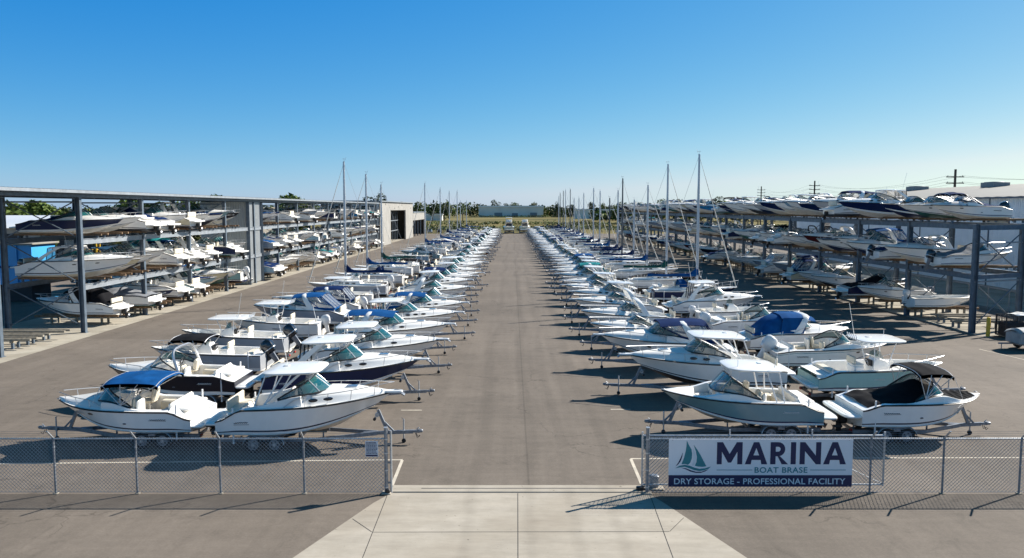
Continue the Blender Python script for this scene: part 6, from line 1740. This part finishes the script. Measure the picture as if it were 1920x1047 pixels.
def car(x, y, col, rz, lab):
    r = link('parked_car', None, None, (x, y, 0), rz); tag(r, lab, 'car', 'cars parked by the far fence')
    m = MB(); rings = []
    for xx, w, z0, z1 in ((-2.2, .70, .45, .85), (-2.1, .85, .30, 1.0), (-1.0, .90, .28, 1.02), (1.0, .90, .28, .98), (2.0, .84, .30, .85), (2.2, .70, .42, .70)):
        rings.append([(xx, -w, z0), (xx, -w, z1-.1), (xx, -w*.9, z1), (xx, w*.9, z1), (xx, w, z1-.1), (xx, w, z0)])
    m.loft(rings, col); link('body', m.mesh('body'), r)
    m = MB(); m.loft([[(a, -w, z), (b, -w, z), (b, w, z), (a, w, z)] for a, b, w, z in ((-1.8, 1.1, .80, .98), (-1.4, .5, .68, 1.42), (-1.3, .4, .64, 1.47))], 'port_glass'); link('cabin', m.mesh('cabin'), r)
    for xx in (-1.35, 1.35):
        for s in (-1, 1): m = MB(); m.tube([(xx, s*.72, .33), (xx, s*.92, .33)], .33, 'rubber', 12); link('wheel', m.mesh('wheel'), r)
for k, (x, y, c) in enumerate(((-30, 292, 'gel_steel'), (-26.5, 292.4, 'gel_black'), (-23, 292, 'gel_navy'), (-19.5, 292.3, 'gel_upper'), (-16, 292, 'gel_black'), (14, 292, 'gel_navy'), (17.6, 292.4, 'gel_steel'), (24, 292, 'gel_black'))):
    car(x, y, c, R(90+k % 3), '%s car by the far fence, %s from its left end' % ({'gel_steel': 'grey', 'gel_black': 'black', 'gel_navy': 'navy', 'gel_upper': 'white'}[c], ordw(k+1)))

# far warehouse beyond the field
r = link('far_warehouse', None, None, (0, 820, 0)); tag(r, 'long low grey warehouse with a white roof edge beyond the field', 'warehouse')
m = MB(); m.box((-1, 830, 5.2), (66, 22, 10.4), 'far_wall'); child('wall', m, r)
m = MB(); m.box((-1, 829.6, 11.0), (67, 23.6, 1.4), 'gel_upper'); child('roof', m, r)
for k, (x, w, h) in enumerate(((-14, 8, 4.6), (3, 6, 4.2), (22, 7, 4.6))): m = MB(); m.box((x, 818.9, h/2), (w, .3, h), 'hvac'); child('bay_door', m, r)
for k, (x, y, w, h, lab) in enumerate(((-75, 640, 18, 5.5, 'small white shed in the trees left of the far warehouse'), (-58, 600, 12, 4.0, 'low white hut at the field edge left of the far warehouse'), (78, 700, 46, 7.5, 'long pale shed in the trees right of the far warehouse'))):
    r = link('far_shed', None, None, (x, y, 0)); tag(r, lab, 'shed')
    m = MB(); m.box((x, y, h/2), (w, 8, h), 'far_wall'); child('wall', m, r)
    m = MB(); m.box((x, y, h+.4), (w+1, 9, .8), 'gel_upper'); child('roof', m, r)

# power line on the right
poles = [(93.5, 170, 17.2, 1.0), (101.5, 270, 18.2, 1.0), (114, 368, 19.0, 1.0), (85, 72, 16.5, 1.0)]
ends = []
order = [3, 0, 1, 2]
for k in order:
    x, y, h, s = poles[k]
    d = Vector((8, 100, 0)).normalized(); n = Vector((d.y, -d.x, 0))
    arm = [h-1.6, h-2.9, h-4.2]
    ends.append([[(x+n.x*a, y+n.y*a, z+.25) for a in (-1.5, 1.5)] for z in arm])
    if k == 3: continue
    r = link('utility_pole', None, None, (x, y, 0)); tag(r, 'dark timber utility pole with three crossarms, %s of three along the power line' % {0: 'nearest', 1: 'middle', 2: 'farthest'}[k], 'utility pole', 'poles of the power line')
    m = MB(); m.tube([(x, y, 0), (x, y, h)], [.32, .24], 'pole_wood', 8); child('pole', m, r)
    for j, z in enumerate(arm):
        m = MB(); m.beam((x-n.x*1.8, y-n.y*1.8, z), (x+n.x*1.8, y+n.y*1.8, z), .2, .2, 'pole_wood')
        for a in (-1.5, 1.5): m.tube([(x+n.x*a, y+n.y*a, z), (x+n.x*a, y+n.y*a, z+.35)], .07, 'cowl_grey', 6)
        child('crossarm', m, r)
for j in range(3):
    for s in (0, 1):
        m = MB()
        for k in range(3):
            A, B = Vector(ends[k][j][s]), Vector(ends[k+1][j][s])
            m.tube([A.lerp(B, t/12)-Vector((0, 0, 2.0*4*(t/12)*(1-t/12))) for t in range(13)], .022, 'pole_wood', 3)
        o = link('power_line', m.mesh('power_line')); tag(o, 'thin dark power line sagging between the utility poles, %s crossarm, %s side' % (['top', 'middle', 'lowest'][j], ['left', 'right'][s]), 'power line', 'wires of the power line')

# ------------------------------------------------------------------ trees
def tree(x, y, h, w, mat, label, seed, group, n=420, leafs=.5):
    q = random.Random(seed)
    r = link('tree', None, None, (x, y, 0)); tag(r, label, 'tree', group)
    m = MB(); th = h*.45
    m.tube([(x, y, 0), (x+q.uniform(-.2, .2), y, th*.6), (x+q.uniform(-.5, .5), y+q.uniform(-.4, .4), h*.8)], [h*.028, h*.02, h*.006], 'trunk', 6)
    for k in range(5):
        a = q.uniform(0, 6.28); z = q.uniform(.3, .6)*h; m.tube([(x, y, z), (x+math.cos(a)*w*.3, y+math.sin(a)*w*.3, z+h*.2)], [h*.01, h*.004], 'trunk', 5)
    child('trunk', m, r)
    m = MB(); lobes = []
    for k in range(9):
        a = q.uniform(0, 6.28); d = q.uniform(0, .34)*w; z = h*q.uniform(.36, .86)
        lobes.append((x+math.cos(a)*d, y+math.sin(a)*d, z, w*q.uniform(.16, .30), h*q.uniform(.09, .16)))
    for k in range(n):
        lx, ly, lz, rr, rh = q.choice(lobes)
        v = Vector((q.gauss(0, 1), q.gauss(0, 1), q.gauss(0, 1))).normalized()*q.uniform(.72, 1.05)
        c = Vector((lx+v.x*rr, ly+v.y*rr, lz+v.z*rh)); s = leafs*q.uniform(.6, 1.4)
        t = Vector((q.gauss(0, 1), q.gauss(0, 1), q.gauss(0, .6))).normalized(); u = t.cross(Vector((q.gauss(0, 1), q.gauss(0, 1), q.gauss(0, 1)))).normalized()
        m.add([c-t*s, c+u*s*.5, c+t*s, c-u*s*.5], [(0, 1, 2, 3)], mat)
    child('crown', m, r)
GT = 'trees along the horizon'
q = random.Random(40)
KIND = {'leaf_dark': 'dark green', 'leaf_mid': 'mid green', 'leaf_olive': 'olive green'}
# behind the roofed rack
spots = []
x = -142
while x < -52:
    spots.append((x, 205+q.uniform(-15, 25), q.uniform(9.5, 13.5), q.uniform(9, 13))); x += q.uniform(5, 8)
for k, (x, y, h, w) in enumerate(spots):
    mt = q.choice(['leaf_mid', 'leaf_mid', 'leaf_olive', 'leaf_dark'])
    tree(x, y, h, w, mt, '%s tree behind the roofed rack, %s from left' % (KIND[mt], ordw(k+1)), 100+k, 'trees behind the roofed rack', 700, .75)
for k, (x, y, h, w, mt) in enumerate(((-78, 150, 8, 8, 'leaf_mid'), (-56, 140, 7, 7, 'leaf_olive'), (-88, 128, 6.5, 6, 'leaf_olive'), (-70, 138, 4.4, 7, 'leaf_olive'), (-64, 146, 4.0, 6, 'leaf_mid'), (-82, 140, 4.5, 7, 'leaf_mid'))):
    tree(x, y, h, w, mt, '%s bushy bush by the sheds behind the roofed rack, %s from left' % (KIND[mt], ['fourth', 'sixth', 'first', 'third', 'fifth', 'second'][k]), 160+k, 'trees by the sheds', 600, .45)
# trees that top the skyline
sky = [(-50, 300, 15.5, 12, 'leaf_dark'), (-86, 330, 15.5, 10, 'leaf_mid'), (-44, 320, 12, 7, 'leaf_dark')]
for px, top, w, D, mt in ((812, 383, 26, 560, 'leaf_dark'), (834, 379, 24, 590, 'leaf_dark'), (868, 379, 26, 560, 'leaf_mid'), (928, 373, 24, 870, 'leaf_dark'), (950, 379, 18, 870, 'leaf_dark'), (966, 378, 20, 880, 'leaf_mid'), (1000, 375, 24, 880, 'leaf_olive'), (1044, 377, 16, 800, 'leaf_dark'), (1108, 376, 20, 780, 'leaf_dark'), (1130, 380, 18, 760, 'leaf_mid'),
                       (1072, 381, 22, 800, 'leaf_dark'), (780, 377, 24, 480, 'leaf_dark'), (1345, 366, 34, 420, 'leaf_dark'), (1385, 367, 36, 400, 'leaf_dark'), (1300, 372, 30, 430, 'leaf_mid'), (1240, 372, 30, 450, 'leaf_mid'), (1420, 378, 26, 420, 'leaf_mid'), (1600, 360, 26, 330, 'leaf_dark'), (1636, 356, 16, 330, 'leaf_dark'), (1660, 362, 24, 330, 'leaf_mid'), (1200, 377, 26, 520, 'leaf_olive'), (1165, 378, 24, 560, 'leaf_dark')):
    z = CAM_H+(391-top)*D/FPX
    sky.append(((px-960)*D/FPX, D, z, w*D/FPX, mt))
for k, (x, y, h, w, mt) in enumerate(sky):
    tree(x, y, h, w, mt, '%s tree topping the skyline wood, %s in order of building up from the left sheds' % (KIND[mt], ordw(k+1)) if False else '%s crown of the skyline wood, %s counting from its left end' % (KIND[mt], ordw(1+sorted(range(len(sky)), key=lambda i: sky[i][0]/sky[i][1]).index(k))), 200+k, GT, 1000, max(.3, w*.045))
# the wood behind as one mass
def wood(name, lab, segs, seed, hmin, hmax, n, leafs, sp=5.0, mats=('leaf_dark', 'leaf_mid', 'leaf_olive')):
    q = random.Random(seed); m = MB()
    for (x0, y0, x1, y1) in segs:
        k = int(math.hypot(x1-x0, y1-y0)/sp)
        for i in range(k):
            t = (i+q.random())/k; cx, cy = lerp(x0, x1, t), lerp(y0, y1, t)+q.uniform(-10, 25); h = q.uniform(hmin, hmax)*(.85+.3*math.sin(cx*.05+1)*math.sin(cx*.017)); w = q.uniform(4, 8); mt = q.choice(mats)
            for j in range(n):
                v = Vector((q.gauss(0, 1), q.gauss(0, 1), q.gauss(0, 1))).normalized()*q.uniform(.6, 1.05)
                c = Vector((cx+v.x*w, cy+v.y*w, max(.6, h*.52+v.z*h*.5))); s = leafs*q.uniform(.6, 1.4)
                a = Vector((q.gauss(0, 1), q.gauss(0, 1), q.gauss(0, .6))).normalized(); u = a.cross(Vector((q.gauss(0, 1), q.gauss(0, 1), q.gauss(0, 1)))).normalized()
                m.add([c-a*s, c+u*s*.55, c+a*s, c-u*s*.55], [(0, 1, 2, 3)], mt)
    o = struct(name, m, 'stuff'); o['label'] = lab; o['category'] = 'wood'
    return o
wood('woodland', 'dark mixed wood along the horizon beyond the field', [(-560, 900, 560, 900), (-330, 600, -50, 640), (44, 820, 620, 700), (60, 600, 420, 420)], 7, 11.0, 15.5, 105, 1.25, 3.2, ('leaf_dark', 'leaf_dark', 'leaf_mid', 'leaf_olive'))
wood('undergrowth', 'low olive scrub along the far fence and field edge', [(-75, 312, 120, 312), (-75, 330, -14, 326), (14, 340, 120, 330), (-40, 790, 60, 800), (40, 800, 120, 760), (-75, 420, 120, 430)], 8, 1.5, 3.0, 80, .42, 3.0, ('leaf_olive', 'leaf_mid', 'leaf_dark'))

# ------------------------------------------------------------------ light, sky, camera
SUN_EL, SUN_AZ = R(35), math.atan2(.86, .51)
sd = Vector((math.sin(SUN_AZ)*math.cos(SUN_EL), math.cos(SUN_AZ)*math.cos(SUN_EL), math.sin(SUN_EL)))
la = bpy.data.lights.new('sun', 'SUN'); la.energy = 5.0; la.angle = R(.53); la.color = (1, .94, .85)
lo = bpy.data.objects.new('sun', la); COL.objects.link(lo); lo.rotation_euler = (-sd).to_track_quat('-Z', 'Y').to_euler()
w = bpy.data.worlds.new('World'); SC.world = w; w.use_nodes = True
nt = w.node_tree; bg = nt.nodes['Background']
sk = nt.nodes.new('ShaderNodeTexSky'); sk.sky_type = 'NISHITA'; sk.sun_disc = False; sk.sun_elevation = SUN_EL; sk.sun_rotation = SUN_AZ
sk.air_density = .7; sk.dust_density = .3; sk.ozone_density = 2; sk.altitude = 0
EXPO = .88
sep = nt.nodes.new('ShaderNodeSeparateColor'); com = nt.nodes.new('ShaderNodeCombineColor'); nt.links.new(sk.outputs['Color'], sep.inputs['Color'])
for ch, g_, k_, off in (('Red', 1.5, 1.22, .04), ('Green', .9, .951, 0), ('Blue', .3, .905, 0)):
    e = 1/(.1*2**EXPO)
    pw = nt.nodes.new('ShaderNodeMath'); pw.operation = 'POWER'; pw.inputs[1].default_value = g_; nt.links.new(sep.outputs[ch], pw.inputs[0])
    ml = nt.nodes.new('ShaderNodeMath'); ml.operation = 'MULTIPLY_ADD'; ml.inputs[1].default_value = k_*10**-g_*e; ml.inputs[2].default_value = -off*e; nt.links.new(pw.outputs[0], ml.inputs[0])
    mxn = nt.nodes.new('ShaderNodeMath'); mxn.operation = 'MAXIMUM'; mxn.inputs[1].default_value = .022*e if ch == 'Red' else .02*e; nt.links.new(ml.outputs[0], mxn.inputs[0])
    if ch == 'Blue':      # sky's blue dimmed above the view to weaken blue fill on lit surfaces
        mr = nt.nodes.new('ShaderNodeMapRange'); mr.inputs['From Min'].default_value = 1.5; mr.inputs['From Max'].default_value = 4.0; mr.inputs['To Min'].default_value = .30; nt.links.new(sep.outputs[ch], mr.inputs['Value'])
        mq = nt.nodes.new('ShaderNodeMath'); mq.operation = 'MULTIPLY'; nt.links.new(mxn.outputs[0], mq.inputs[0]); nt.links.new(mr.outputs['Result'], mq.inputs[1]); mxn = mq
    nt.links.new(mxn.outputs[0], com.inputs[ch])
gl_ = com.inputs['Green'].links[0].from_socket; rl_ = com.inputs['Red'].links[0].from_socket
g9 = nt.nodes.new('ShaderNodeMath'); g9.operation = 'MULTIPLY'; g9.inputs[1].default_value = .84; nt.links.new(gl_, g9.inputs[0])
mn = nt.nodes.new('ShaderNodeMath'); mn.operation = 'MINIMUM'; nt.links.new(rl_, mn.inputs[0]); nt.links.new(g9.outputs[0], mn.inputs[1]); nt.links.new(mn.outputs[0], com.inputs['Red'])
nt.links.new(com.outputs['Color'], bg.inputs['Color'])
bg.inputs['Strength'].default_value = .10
cd = bpy.data.cameras.new('camera'); cam = bpy.data.objects.new('camera', cd); COL.objects.link(cam)
cd.sensor_width = 36; cd.lens = 36*FPX/1920; cd.clip_end = 8000; cd.clip_start = .3
cam.location = (0, 0, CAM_H); cam.rotation_euler = (math.pi/2-PITCH, 0, 0)
SC.camera = cam
SC.view_settings.view_transform = 'Standard'; SC.view_settings.look = 'None'; SC.view_settings.gamma = 1; SC.view_settings.exposure = EXPO
SC.cycles.max_bounces = 6; SC.cycles.transparent_max_bounces = 16; SC.cycles.diffuse_bounces = 4; SC.cycles.caustics_reflective = False; SC.cycles.caustics_refractive = False
